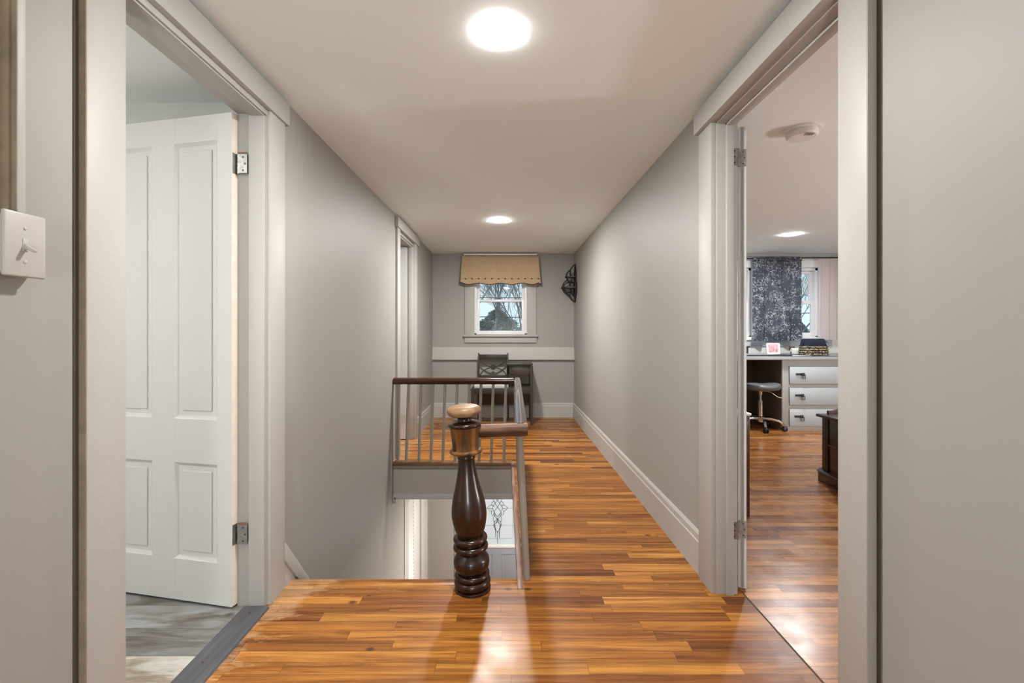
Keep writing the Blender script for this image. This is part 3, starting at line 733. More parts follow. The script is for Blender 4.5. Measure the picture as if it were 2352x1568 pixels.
struct(m.build('trim_23', TRIM), 'white casing of the front door downstairs')

# ------------------------------------------------------------------ ceiling lamps, recessed
def lamp_mat(nm, col, s): return emit(nm, col, s)
def recessed(loc, label, em, r=0.072):
    t_ = thing('recessed_light', loc, label, 'ceiling light', 'recessed ceiling lights')
    b = MB(); x, y_, z = loc
    b.lathe([(r + .010, H - .0004), (r + .009, H - .0012), (r + .001, H - .0016), (r + .0005, H - .0008)], x, y_, 40, caps=False); b.build('trim_ring', WHITEP, t_)
    b = MB(); b.lathe([(r, H - .001), (r, H - .0028), (r * .95, H - .0038), (r * .6, H - .0052), (.002, H - .0056)], x, y_, 40); b.build('diffuser', em, t_)
    return t_
E1 = lamp_mat('warm lamp', WARM, LAMP_HALL)
recessed((-.034, 1.63, H), 'large glowing round ceiling light over the near hallway floor', E1)
recessed((-.088, 4.39, H), 'glowing round ceiling light before the window end of the hallway', lamp_mat('warm lamp at the window end', WARM, 1080))
recessed((3.115, 5.015, H), 'glowing round ceiling light inside the bedroom', lamp_mat('bedroom lamp', COOL, LAMP_BED), .088)
def globe(nm, loc, label, em, r, stand):  # unseen globe lamps, added to brighten ceilings and rooms
    t_ = thing(nm, (loc[0], loc[1], 0 if stand else loc[2]), label, 'lamp')
    b = MB(); n = 16; b.lathe([(max(.001, r * math.sin(PI * i / n)), loc[2] - r * math.cos(PI * i / n)) for i in range(n + 1)], loc[0], loc[1], 32); b.build('globe_shade', em, t_)
    b = MB()
    if stand: b.lathe([(.14, 0), (.14, .02), (.02, .03), (.012, .05), (.012, loc[2] - r), (.05, loc[2] - r + .012)], loc[0], loc[1], 24); b.build('stand', STEEL, t_)
    else: b.box(loc[0] - .03, loc[0] + .03, -.599, loc[1] - r + .01, loc[2] - .03, loc[2] + .03, .005); b.build('wall_arm', STEEL, t_)
    return t_
globe('floor_lamp', (-.10, -1.55, .95), 'added unseen globe lamp brightening the hallway from its near end', lamp_mat('hall fill globe', (.95, .985, 1), 100), .15, True)  # added behind the camera to lift the hallway ceiling
globe('floor_lamp', (4.3, 1.6, 1.0), 'added unseen globe lamp brightening the bedroom', lamp_mat('bedroom fill globe', (.96, .985, 1), 125), .17, True)  # added out of view as bedroom fill
globe('vanity_light', (-2.1, -.38, 1.45), 'added unseen globe light brightening the bathroom', lamp_mat('bathroom fill globe', (1, .965, .93), FILL_BATH), .15, False)  # added out of view as bathroom fill
recessed((-1.95, .95, H), 'added unseen ceiling light brightening the bathroom', lamp_mat('bathroom fill lamp', (1, .97, .94), 265))  # second unseen bathroom lamp, added to light the open door
recessed((-2.0, 4.7, H), 'added unseen ceiling light brightening the room past the stairwell', lamp_mat('side room fill lamp', (1, .95, .9), FILL_SIDE))  # unseen lamp added to light the side room
b = thing('recessed_light', (.45, 4.9, -.33), 'added unseen ceiling light brightening the entry downstairs', 'ceiling light')  # unseen lamp added to light the lower entry
q = MB(); q.lathe([(.09, -.332), (.088, -.336), (.002, -.338)], .45, 4.9, 32); q.build('diffuser', lamp_mat('entry fill lamp', (1, .93, .86), FILL_LOW), b)

# ------------------------------------------------------------------ smoke detector
t_ = thing('smoke_detector', (1.56, 2.42, H), 'round white smoke detector on the bedroom ceiling', 'smoke detector')
b = MB(); b.lathe([(.088, H), (.089, H - .010), (.082, H - .013)], 1.56, 2.42, 40); b.build('base', WHITEP, t_)
b = MB(); b.lathe([(.074, H - .012), (.075, H - .034), (.066, H - .044), (.03, H - .046), (.002, H - .046)], 1.56, 2.42, 40)
hd = b.build('cover', WHITEP, t_)
b = MB()
for k in range(4): b.box(1.545 + k * .012, 1.550 + k * .012, 2.35, 2.352 + .03, H - .0475, H - .0455)
b.build('vent_slot', mat('grey vent', (.35, .34, .33), .6), hd)

# ------------------------------------------------------------------ light switch and raceway
t_ = thing('light_switch', (-1.04, .95, 1.28), 'white toggle light switch in a surface box by the bathroom door', 'light switch')
b = MB(); b.box(XL, -1.008, .905, .988, 1.29, 1.408, .004); b.build('switch_box', PLATE, t_)
b = MB(); b.box(-1.009, -1.000, .902, .985, 1.283, 1.416, .004, 3); pl = b.build('cover_plate', PLATE, t_)
b = MB(); b.box(-1.0015, -.9985, .9365, .9475, 1.336, 1.363, .001); b.build('toggle_slot', TRIM, pl)
b = MB(); b.prism([(-1.0, 1.3535), (-1.0, 1.342), (-.980, 1.3335), (-.9775, 1.3385)], .9385, .9455, 'xz', bev=.001); b.build('toggle', PLATE, t_)
for hz in (1.384, 1.315):
    b = MB(); b.lathe([(.0036, 0), (.0036, .0016), (.002, .0022)], 0, 0, 14, mtx=Matrix.Translation((-1.0005, .942, hz)) @ Matrix.Rotation(PI / 2, 4, 'Y')); b.build('screw', PLATE, t_)
t_ = thing('cable_raceway', (-1.04, .943, 1.41), 'narrow white cable channel running up the wall from the light switch', 'cable channel')
b = MB(); b.box(XL, -1.023, .931, .953, 1.405, H, .001); b.build('channel', RAW, t_)  # shade on the channel side is put into its brown colour
b = MB(); b.box(XL + .010, -1.011, .9365, .9515, 1.405, H, .002); b.build('cover', RAW, t_)  # cover side coloured brown for shade too
b = MB(); b.box(-1.0125, -1.0095, .9360, .9520, 1.405, H, .001); plabel(b.build('face_strip', TRIM, t_), 'white painted face')

# ------------------------------------------------------------------ threshold strip
b = MB(); b.prism([(-1.128, .0), (-1.120, .009), (-1.040, .011), (-1.018, .010), (-1.012, .0)], 1.215, 1.928, 'xz', bev=.0015)
o = b.build('threshold_strip', STRIP); tag(o, 'dark grey wooden threshold strip across the bathroom doorway', 'threshold')
RUST = mat('rusty nail', (.12, .04, .02), .7)
for (x_, y_) in ((-1.07, 1.88), (-1.075, 1.60), (-1.07, 1.33)): MB().lathe([(.0035, .0100), (.0035, .0122)], x_, y_, 10).build('nail_head', RUST, o)

# ------------------------------------------------------------------ stair banister
bn = thing('banister', (-.163, 2.08, 0), 'dark wood newel post and handrail on taupe balusters around the stairwell', 'banister')
tilt = Matrix.Translation((-.163, 2.08, 0)) @ Matrix.Rotation(-.0500, 4, 'Y') @ Matrix.Rotation(.004, 4, 'X')
def spline(pts, k=5):
    out = []
    n = len(pts)
    for i in range(n - 1):
        p0 = pts[max(i - 1, 0)]; p1 = pts[i]; p2 = pts[i + 1]; p3 = pts[min(i + 2, n - 1)]
        for j in range(k):
            u = j / k
            out.append(tuple(0.5 * ((2 * b_) + (-a_ + c_) * u + (2 * a_ - 5 * b_ + 4 * c_ - d_) * u * u + (-a_ + 3 * b_ - 3 * c_ + d_) * u ** 3) for a_, b_, c_, d_ in zip(p0, p1, p2, p3)))
    out.append(tuple(pts[-1])); return out
def torus_prof(r, z, t_, h, n=7):
    return [(r - t_ + t_ * math.cos(a), z + h * math.sin(a)) for a in [(-PI / 2 + PI * i / (n - 1)) for i in range(n)]]
prof = [(.082, 0), (.082, .010), (.076, .013)] + torus_prof(.083, .034, .014, .019) + [(.066, .054)] + torus_prof(.080, .068, .012, .013) + [(.064, .083)]
prof += spline([(.064, .083), (.076, .098), (.0815, .120), (.079, .143), (.066, .163), (.057, .174)], 4)
prof += [(.058, .178)] + torus_prof(.080, .194, .013, .0145) + [(.062, .209), (.062, .215)] + torus_prof(.078, .231, .012, .0135) + [(.058, .247)]
prof += spline([(.058, .247), (.070, .278), (.079, .325), (.0795, .36), (.072, .41), (.058, .465), (.046, .520), (.040, .56), (.038, .592)], 5)
prof += [(.041, .596), (.041, .603), (.039, .606), (.039, .612), (.044, .618)]
b = MB(); b.lathe(prof, 0, 0, 40, mtx=tilt); nw = b.build('newel_post', NEWEL, bn, ang=50)
b = MB(); pr = [(.044, .617)] + torus_prof(.075, .629, .013, .010) + [(.062, .640)] + spline([(.062, .640), (.061, .66), (.064, .70), (.067, .740)], 4)
b.lathe(pr, 0, 0, 40, mtx=tilt); plabel(b.build('newel_drum', DRUM, nw, ang=50), 'worn brown drum below the post cap')
b = MB(); b.lathe(torus_prof(.076, .750, .010, .009) + [(.062, .762), (.034, .766), (.030, .775), (.034, .784), (.05, .791)], 0, 0, 40, mtx=tilt); b.build('collar', NEWEL, nw, ang=50)
b = MB(); b.lathe([(.048, .789)] + torus_prof(.079, .812, .028, .0235, 11) + [(.03, .838), (.002, .8385)], 0, 0, 40, mtx=tilt); plabel(b.build('post_cap', CAPW, nw, ang=50), 'pale bare wood mushroom cap')
# handrails
def rail_prof(w_, h): 
    return [(-w_ * .30, 0), (w_ * .30, 0), (w_ * .36, h * .22), (w_ * .5, h * .38), (w_ * .5, h * .66), (w_ * .40, h * .88), (w_ * .2, h), (-w_ * .2, h), (-w_ * .40, h * .88), (-w_ * .5, h * .66), (-w_ * .5, h * .38), (-w_ * .36, h * .22)]
def rail(p0, p1, w_, h, m_, name, lab=None):
    b = MB(); bm = bmesh.new(); p0, p1 = Vector(p0), Vector(p1); d_ = (p1 - p0).normalized(); a = d_.cross(Vector((0, 0, 1))).normalized()
    R = [[bm.verts.new(p + a * q[0] + Vector((0, 0, q[1]))) for q in rail_prof(w_, h)] for p in (p0, p1)]
    n = len(R[0])
    for i in range(n): bm.faces.new((R[0][i], R[0][(i + 1) % n], R[1][(i + 1) % n], R[1][i]))
    bm.faces.new(R[0][::-1]); bm.faces.new(R[1]); bmesh.ops.recalc_face_normals(bm, faces=bm.faces)
    bmesh.ops.bevel(bm, geom=[e for e in bm.edges if len(e.link_faces) == 2 and any(len(f.verts) > 4 for f in e.link_faces)], offset=.004, segments=2, affect='EDGES')
    b._merge(bm); o = b.build(name, m_, bn, ang=50)
    if lab: plabel(o, lab)
    return o
RZ = .695
rail((XL + .005, 4.105, RZ + .004), (.048, 4.105, RZ + .004), .062, .058, RAILW, 'handrail', 'dark rail across the far side')
rail((.080, 4.138, RZ + .003), (.056, 2.085, RZ), .062, .058, RAILS, 'handrail', 'dark glossy rail along the side')
rail((-.148, 2.098, RZ - .008), (.088, 2.090, RZ + .000), .064, .056, RAILN, 'handrail', 'short worn rail between post cap and corner')
def baluster(pt, pb, r=.0145):
    b = MB(); b.tube([pb, ((pb[0] * .5 + pt[0] * .5), (pb[1] + pt[1]) / 2, (pb[2] + pt[2]) / 2), pt], [r * .95, r, r * .92], 10); b.build('baluster', BALM, bn)
for px in (915, 936, 965, 992.5, 1020, 1048, 1076, 1103, 1131, 1160):
    x_ = (px - 1168) * 4.10 / 1045.3
    baluster((x_ + (0.008 if px > 920 else .004), 4.105, RZ + .012), (x_ - .012 if px > 920 else x_ - .004, 4.105, 0.002), .0135)
for i in range(14):
    y_ = 2.155 + i * .1425; f = (y_ - 2.1) / 2.0
    baluster((.050 + f * .028, y_ - .012, RZ + .008), (.0865 - f * .004, y_, 0.002), .0175 if i == 0 else .0150)

# ------------------------------------------------------------------ valance and rod
t_ = thing('window_valance', (-.11, 6.13, 1.8), 'tan scalloped valance with an embroidered vine above the hallway window', 'valance')
bm = bmesh.new(); nx, nz_ = 90, 14; grid = []
def val_pt(u, v):
    """u 0..1 across incl. returns, v 0 top..1 bottom"""
    xt0, xt1, xb0, xb1 = -.632, .410, -.656, .440
    ret = .05
    if u < ret: k = u / ret; xx0 = xt0 + (xb0 - xt0) * v; x_ = xx0; y_ = 6.235 - k * .10
    elif u > 1 - ret: k = (1 - u) / ret; x_ = xt1 + (xb1 - xt1) * v; y_ = 6.235 - k * .10
    else:
        k = (u - ret) / (1 - 2 * ret); a0 = xt0 + (xb0 - xt0) * v; a1 = xt1 + (xb1 - xt1) * v
        x_ = a0 + (a1 - a0) * k; y_ = 6.135 - .012 * v + .006 * math.sin(k * 11 + 1) * v + .004 * math.sin(k * 31) * (1 - v * .5)
    k = (x_ - xb0) / (xb1 - xb0)
    zb_ = 1.815 - .010 * math.sin(k * 2 * PI * 3.7 - .6) + .018 * math.cos(min(k, 1 - k) * 16) * (1 if min(k, 1 - k) < .1 else 0) - (.020 if k > .97 else 0)
    zt_ = 2.193 + .003 * math.sin(k * 40)
    return Vector((x_, y_, zt_ + (zb_ - zt_) * v))
for i in range(nx + 1): grid.append([bm.verts.new(val_pt(i / nx, j / nz_)) for j in range(nz_ + 1)])
for i in range(nx):
    for j in range(nz_): bm.faces.new((grid[i][j], grid[i + 1][j], grid[i + 1][j + 1], grid[i][j + 1]))
b = MB(); b._merge(bm); cl = b.build('cloth', VALM, t_, ang=80)
md = cl.modifiers.new('thick', 'SOLIDIFY'); md.thickness = .003
b = MB(); b.tube([val_pt(i / nx, 1.0) for i in range(nx + 1)], .0042, 6); b.build('piping', mat('dark brown piping', (.035, .018, .010), .8), t_)
t_ = thing('curtain_rod', (-.1, 6.15, 2.20), 'flat white curtain rod above the tan valance', 'curtain rod')
b = MB(); b.box(-.60, .385, 6.118, 6.126, 2.200, 2.222, .003); b.box(-.60, -.594, 6.118, YF, 2.200, 2.222, .001); b.box(.379, .385, 6.118, YF, 2.200, 2.222, .001); b.build('rod', WHITEP, t_)

# ------------------------------------------------------------------ telephone bench
t_ = thing('telephone_bench', (-.08, 5.92, 0), 'dark brown telephone bench with lattice back and attached side table', 'bench')
def leg(x, y, z0, z1, r=.018, top=(0, 0)):
    b = MB(); b.tube([(x, y, z0), (x + top[0] * .5, y + top[1] * .5, (z0 + z1) / 2), (x + top[0], y + top[1], z1)], [r * .8, r, r * 1.15], 4); b.build('leg', ESPR, t_)
leg(-.455, 5.705, 0, .455, .022); leg(.288, 5.705, 0, .745, .022); leg(.285, 6.12, 0, .745, .020); leg(-.405, 6.13, 0, .43, .019); leg(-.005, 6.13, 0, .43, .019)
b = MB()
for xx, in ((-.400,), (-.012,)):
    b.tube([(xx, 6.13, .42), (xx, 6.115, .62), (xx, 6.12, .80), (xx, 6.135, .884)], [.017, .016, .016, .015], 4)
b.box(-.392, -.020, 6.105, 6.127, .800, .868, .004); b.box(-.392, -.020, 6.108, 6.124, .555, .590, .003)
bk = b.build('backrest', ESPR, t_)
b = MB(); cx = -.206
def arc(pts): b.tube(spline(pts, 6), .0115, 6, flat=(.55, 1.0))
arc([(-.388, 6.116, .812), (-.345, 6.116, .765), (-.27, 6.116, .718), (cx, 6.116, .702), (-.142, 6.116, .718), (-.067, 6.116, .765), (-.024, 6.116, .812)])
arc([(-.388, 6.116, .575), (-.360, 6.116, .625), (-.290, 6.116, .676), (cx, 6.116, .690), (-.122, 6.116, .676), (-.052, 6.116, .625), (-.024, 6.116, .575)])
b.lathe([(.002, -.012), (.034, -.012), (.038, 0), (.034, .012), (.002, .012)], 0, 0, 8, mtx=Matrix.Translation((cx, 6.112, .697)) @ Matrix.Rotation(PI / 2, 4, 'X'))
b.build('lattice', ESPR, bk)
b = MB(); b.box(-.470, .296, 5.690, 5.712, .393, .466, .006); b.box(-.47, -.45, 5.70, 6.13, .40, .46, .004); b.box(-.47, .29, 5.70, 6.13, .43, .452, .004); b.build('seat_frame', ESPR, t_)
b = MB(); b.box(-.44, .0, 5.74, 6.10, .445, .505, .022, 4); b.build('cushion', CUSH, t_)
b = MB(); b.box(-.03, .304, 5.675, 6.14, .752, .778, .010, 4); b.box(-.01, .290, 5.685, 6.13, .742, .754, .003); tt = b.build('tabletop', ESPR, t_)
b = MB(); b.box(.012, .27, 5.71, 5.722, .630, .745, .002); b.box(.012, .272, 5.72, 6.12, .625, .637, .002); b.build('apron', ESPL, t_)
b = MB(); b.prism([(5.70, .745), (5.72, .70), (5.78, .655), (5.86, .625), (6.12, .60), (6.12, .745)], .0, .014, 'yz'); b.prism([(.014, .745), (.10, .63), (.085, .628), (.05, .64), (.014, .66)], 5.698, 5.71, 'xz'); b.build('side_bracket', ESPR, t_)
b = MB(); b.box(.0, .28, 5.71, 6.12, .456, .474, .003); b.build('shelf', ESPR, t_)
b = MB(); b.box(-.405, .285, 6.125, 6.137, .22, .400, .001); b.build('lower_panel', ESPL, t_)
b = MB(); b.box(-.405, .285, 6.112, 6.130, .188, .212, .003); b.box(-.465, -.445, 5.71, 6.12, .19, .21, .002); b.build('stretcher', ESPR, t_)

# ------------------------------------------------------------------ iron wall shelf
wx = .900; YC = 6.08
t_ = thing('wall_shelf', (wx, YC, 1.60), 'black wrought iron two-tier shelf hanging near the corner of the window wall', 'wall shelf')
S = 6.08 / 1045.3
def bp(px, py, y_=YC): return (min((1270 + px / 13.07 - 1168) * S, wx - .012), y_, CZ - (590 + py / 13.07 - 762) * S)
b = MB(); z_t, z_b = bp(640, 215)[2], bp(640, 1350)[2]
b.tube([(wx - .010, YC, z_t), (wx - .010, YC, z_b)], .012, 6)
for s_ in (-1, 1):
    pts = [(wx - .008, YC + s_ * a, z_b + (z_t - z_b) * k) for a, k in ((.0, 0), (.04, .10), (.09, .20), (.125, .30), (.13, .37), (.11, .47), (.07, .56), (.085, .66), (.075, .74), (.04, .86), (.0, .98))]
    b.tube(spline(pts, 4), .0085, 6)
b.build('back_frame', IRON, t_)
for nm, (px, py), hw in (('shelf_tier', (255, 930), .125), ('shelf_tier', (380, 608), .085)):
    tip = bp(px, py); b = MB(); n = 16; r_ = wx - .004 - tip[0]
    pts = [(wx - .004 - r_ * math.sin(PI * i / n), YC - hw * math.cos(PI * i / n)) for i in range(n + 1)]
    b.prism(pts, tip[2] - .006, tip[2] + .006)
    b.lathe([(.002, -.012), (.012, 0), (.002, .012)], 0, 0, 10, mtx=Matrix.Translation((tip[0], YC, tip[2])))
    b.build(nm, IRON, t_)
b = MB()
for y_ in (YC - .035, YC + .035):
    f = lambda pts, r=.0075: b.tube(spline([bp(p[0], p[1], y_) for p in pts], 4), r, 6)
    f([(640, 240), (575, 300), (530, 380), (455, 440), (415, 510), (400, 605)])
    f([(430, 620), (425, 700), (350, 760), (305, 840), (285, 930)])
    f([(285, 930), (330, 1040), (420, 1115), (500, 1170), (550, 1260), (640, 1340)])
    f([(520, 400), (520, 500), (560, 600)], .006); f([(580, 640), (500, 780), (430, 640)], .006)
    f([(640, 780), (500, 760), (400, 790), (340, 850), (330, 930), (370, 1030), (440, 1070), (540, 1060), (640, 1180)], .0065)
    f([(520, 760), (520, 930), (560, 1060), (500, 1150)], .006)
b.build('side_scroll', IRON, t_)

# ------------------------------------------------------------------ bedroom: counter, drawers
t_ = thing('built_in_desk', (3.3, 5.75, 0), 'white built-in desk with grey drawer fronts under the bedroom windows', 'desk')
b = MB(); b.box(2.3, 4.85, 5.375, YF - .004, .838, .872, .004); b.build('worktop', TRIM, t_)
b = MB(); b.box(2.3, 4.85, 5.385, YF - .004, .872, .882, .001); plabel(b.build('counter_surface', CTOPM, t_), 'dark grey counter surface')
b = MB(); b.box(3.256, 3.33, 5.41, 5.43, 0, .838, .001); b.box(4.42, 4.85, 5.41, 5.43, 0, .838, .001)
for za, zb2 in ((.0, .046), (.257, .298), (.51, .548), (.762, .838)): b.box(3.33, 4.42, 5.41, 5.43, za, zb2)
b.box(3.32, 4.5, 5.43, 5.44, 0, .838)
b.box(3.256, 3.28, 5.43, YF - .004, 0, .838); b.build('cabinet_body', TRIM, t_)
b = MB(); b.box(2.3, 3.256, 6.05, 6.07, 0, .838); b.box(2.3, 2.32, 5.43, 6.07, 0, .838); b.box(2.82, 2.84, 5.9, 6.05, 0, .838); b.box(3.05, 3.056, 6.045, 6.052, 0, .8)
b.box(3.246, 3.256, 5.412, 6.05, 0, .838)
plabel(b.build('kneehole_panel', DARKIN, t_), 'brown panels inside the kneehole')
for za, zb2, hz in ((.548, .762, .655), (.298, .51, .405), (.046, .257, .155)):
    b = MB(); b.box(3.335, 4.415, 5.395, 5.412, za + .004, zb2 - .004, .004); dr = b.build('drawer', DRAWF, t_)
    xh = 3.405 - (.655 - hz) * .03
    b = MB(); b.box(xh, xh + .095, 5.385, 5.396, hz + .002, hz + .026, .002)
    b.box(xh + .066, xh + .098, 5.379, 5.388, hz - .004, hz + .030, .002)
    pts = [(xh + .066, 5.380, hz + .008), (xh + .070, 5.372, hz - .036), (xh + .100, 5.372, hz - .034), (xh + .104, 5.380, hz + .010)]
    b.tube(pts, .0042, 6); b.build('handle', IRON, dr)
# things on the counter
ZC = .882
t_ = thing('picture_frame', (3.44, 5.9, ZC), 'small square white frame with a pink picture on the bedroom desk', 'picture frame')
mt_ = Matrix.Translation((3.44, 5.9, ZC)) @ Matrix.Rotation(-.12, 4, 'X')
b = MB(); s_ = .088; h_ = .145
b.box(-s_, -s_ + .011, 0, .014, 0, h_, .002, mtx=mt_); b.box(s_ - .011, s_, 0, .014, 0, h_, .002, mtx=mt_); b.box(-s_, s_, 0, .014, 0, .011, .002, mtx=mt_); b.box(-s_, s_, 0, .014, h_ - .011, h_, .002, mtx=mt_)
b.box(-.01, .01, .014, .018, 0.01, .1, mtx=mt_); b.build('frame', WHITEP, t_)
b = MB(); b.box(-s_ + .006, s_ - .006, .006, .010, .006, h_ - .006, mtx=mt_); mat_ = b.build('mount', PAPER, t_)
b = MB(); b.box(-.062, .062, .004, .0065, .024, h_ - .022, mtx=mt_); b.build('picture', PINK, t_)
b = MB(); b.lathe([(.040, ZC), (.052, ZC + .008), (.058, ZC + .035), (.055, ZC + .066), (.044, ZC + .078), (.040, ZC + .082), (.038, ZC + .074), (.036, ZC + .02)], 3.655, 5.80, 28)
o = b.build('ceramic_pot', SPOT); tag(o, 'squat white ceramic pot with black marks beside the woven basket', 'pot')
t_ = thing('woven_basket', (3.76, 5.62, ZC), 'tan and black woven rope basket on the bedroom desk', 'basket')
for i in range(4):
    b = MB(); z = ZC + .014 + i * .029
    def ell(r, zz, k=24): return [(3.765 + (.155 + r) * math.copysign(abs(math.cos(a)) ** .6, math.cos(a)), 5.62 + (.085 + r) * math.copysign(abs(math.sin(a)) ** .6, math.sin(a)), zz) for a in [2 * PI * q / k for q in range(k)]]
    b.tube(ell(.0 - .002 * i, z), .0125, 8, closed=True); b.build('rope_band', ROPE, t_)
b = MB()
for i in range(4): b.tube(ell(-.004, ZC + .0275 + i * .029 - .001), .0055, 6, closed=True)
b.prism([(p[0], p[1]) for p in ell(-.008, 0)], ZC, ZC + .010); b.build('dark_band', IRON, t_)
t_ = thing('drawstring_pouch', (3.76, 5.62, ZC + .12), 'navy fabric pouch with cord ties sitting in the woven basket', 'pouch')
b = MB(); b.prism([(3.625, ZC + .015), (3.905, ZC + .015), (3.905, ZC + .118), (3.878, ZC + .198), (3.862, ZC + .205), (3.655, ZC + .205), (3.640, ZC + .198), (3.622, ZC + .118)], 5.575, 5.665, 'xz', bev=.008); b.build('bag', NAVY, t_)
b = MB(); b.tube(spline([(3.645, 5.60, ZC + .185), (3.625, 5.59, ZC + .175), (3.612, 5.58, ZC + .155), (3.622, 5.58, ZC + .145)]), .004, 6); b.build('cord', NAVY, t_)
b = MB(); b.tube(spline([(3.880, 5.60, ZC + .18), (3.905, 5.59, ZC + .165), (3.925, 5.58, ZC + .148)]), .004, 6); b.build('cord', NAVY, t_)
b = MB(); b.tube(spline([(3.68, 5.93, ZC + .085), (3.70, 5.90, ZC + .06), (3.73, 5.88, ZC + .02)]), .010, 8); b.box(3.675, 3.74, 5.86, 5.95, ZC, ZC + .05, .012, 3); b.box(3.665, 3.72, 5.90, 5.96, ZC + .045, ZC + .10, .01, 3)
o = b.build('brown_pouch', mat('brown leather', (.12, .075, .055), .6)); tag(o, 'small brown pouch behind the spotted pot', 'pouch')
b = MB(); b.box(3.43, 3.535, 5.47, 5.53, ZC, ZC + .003); tag(b.build('white_card', PAPER), 'small white card lying in front of the pink picture', 'card')
b = MB(); b.box(3.545, 3.66, 5.50, 5.58, ZC, ZC + .002); tag(b.build('note_paper', mat('grey paper', (.55, .58, .6), .5)), 'pale grey note lying in front of the spotted pot', 'paper')
b = MB(); b.box(2.95, 3.37, 5.60, 5.86, ZC, ZC + .006, .002); tag(b.build('desk_mat', PAPER), 'white sheet lying behind the dark folder on the desk', 'sheet')
b = MB(); b.box(2.90, 3.40, 5.45, 5.60, ZC, ZC + .012, .003); tag(b.build('black_folder', IRON), 'flat black folder at the front of the bedroom desk', 'folder')
b = MB(); b.tube([(3.62, 5.43, ZC + .005), (3.76, 5.44, ZC + .005)], .0045, 8); tag(b.build('black_pen', IRON), 'black pen lying by the worktop edge', 'pen')
t_ = thing('desk_lamp', (3.085, 5.88, ZC), 'small black lamp cut off by the door edge on the bedroom desk', 'lamp')
b = MB(); b.box(3.03, 3.092, 5.86, 5.92, ZC, ZC + .085, .008, 3); b.build('base', IRON, t_)
b = MB(); b.box(3.02, 3.102, 5.85, 5.93, ZC + .085, ZC + .105, .006, 3); b.build('shade', IRON, t_)

# ------------------------------------------------------------------ bedroom curtains
def drape(name, mat_, parent, x0, x1, y_, zt_, zb_, folds, amp, seed, wob=0.0):
    rnd = random.Random(seed); bm = bmesh.new(); nx, nz_ = 120, 20; g_ = []
    ph = [rnd.uniform(0, 6) for _ in range(4)]
    for i in range(nx + 1):
        u = i / nx; col = []
        for j in range(nz_ + 1):
            v = j / nz_
            yy = y_ + amp * (.35 + .65 * v) * (math.sin(u * folds * 2 * PI + ph[0]) + .5 * math.sin(u * folds * 3.3 * PI + ph[1] + v))
            col.append(bm.verts.new((x0 + (x1 - x0) * u + .004 * math.sin(v * 5 + ph[2]), yy, zt_ + (zb_ + wob * math.sin(u * 7 + ph[3]) - zt_) * v)))
        g_.append(col)
    for i in range(nx):
        for j in range(nz_): bm.faces.new((g_[i][j], g_[i + 1][j], g_[i + 1][j + 1], g_[i][j + 1]))
    b = MB(); b._merge(bm); return b.build(name, mat_, parent, ang=80)
t_ = thing('dark_curtain', (3.62, 6.13, 1.05), 'charcoal curtain printed with white scribbles between the bedroom windows', 'curtain')
drape('cloth', CURT, t_, 3.295, 3.945, 6.135, 2.165, 1.052, 3.5, .022, 3, .006)
b = MB(); b.box(3.292, 3.948, 6.112, 6.150, 2.125, 2.178, .010, 3); b.build('header', CURT, t_)
t_ = thing('sheer_curtain', (4.4, 6.13, 1.05), 'pale pink sheer curtain at the edge of the bedroom window', 'curtain')
drape('cloth', SHEER, t_, 4.175, 4.75, 6.135, 2.185, 1.07, 6, .016, 9)
t_ = thing('black_curtain_rod', (3.6, 6.13, 2.15), 'thin black curtain rod above the bedroom windows', 'curtain rod')
b = MB(); b.tube([(2.3, 6.13, 2.150), (4.60, 6.13, 2.172)], .009, 10); b.build('rod', IRON, t_)
b = MB(); b.tube([(4.575, 6.13, 2.172), (4.575, YF, 2.172)], .006, 8); b.box(4.56, 4.59, YF - .006, YF, 2.15, 2.19); b.build('bracket', IRON, t_)
b = MB(); b.tube([(2.32, 6.13, 2.150), (2.32, YF, 2.15)], .006, 8); b.build('bracket', IRON, t_)

# ------------------------------------------------------------------ stool
sx, sy = 3.045, 5.50
t_ = thing('rolling_stool', (sx, sy, 0), 'grey saddle stool on a chrome five-star base in the desk kneehole', 'stool')
b = MB(); bm = bmesh.new(); R = []
prs = [(.02, .472), (.15, .470), (.20, .482), (.218, .510), (.212, .538), (.17, .552), (.08, .556), (.004, .552)]
n = 40
for r_, z in prs:
    R.append([bm.verts.new((sx + r_ * math.cos(2 * PI * k / n), sy + r_ * math.sin(2 * PI * k / n), z + (.022 * (abs(math.cos(2 * PI * k / n)) - .45) * (r_ / .2) if z > .53 else 0))) for k in range(n)])
for A, B in zip(R, R[1:]):
    for k in range(n): bm.faces.new((A[k], A[(k + 1) % n], B[(k + 1) % n], B[k]))
bm.faces.new(R[0][::-1]); bm.faces.new(R[-1]); b._merge(bm); b.build('seat', VINGREY, t_, ang=60)
b = MB(); b.lathe([(.028, .14), (.028, .345), (.014, .348), (.014, .44), (.03, .445), (.045, .47)], sx, sy, 24); b.build('gas_column', CHROME, t_)
b = MB(); b.lathe([(.020, .41), (.024, .43), (.024, .468)], sx, sy, 20); b.tube(spline([(sx + .03, sy - .02, .455), (sx + .09, sy - .06, .448), (sx + .15, sy - .09, .40), (sx + .20, sy - .11, .385)]), .0055, 8); b.build('lever', CHROME, t_)
b = MB(); b.lathe([(.036, .085), (.040, .10), (.040, .145), (.03, .155)], sx, sy, 24)
for k in range(5):
    a = math.radians(-110 + 72 * k + 4); dx, dy = math.cos(a), math.sin(a)
    b.tube(spline([(sx + dx * .03, sy + dy * .03, .125), (sx + dx * .12, sy + dy * .12, .128), (sx + dx * .20, sy + dy * .20, .108), (sx + dx * .245, sy + dy * .245, .062)]), [.020] * 5 + [.018] * 5 + [.014] * 6, 8)
b.build('star_base', CHROME, t_)
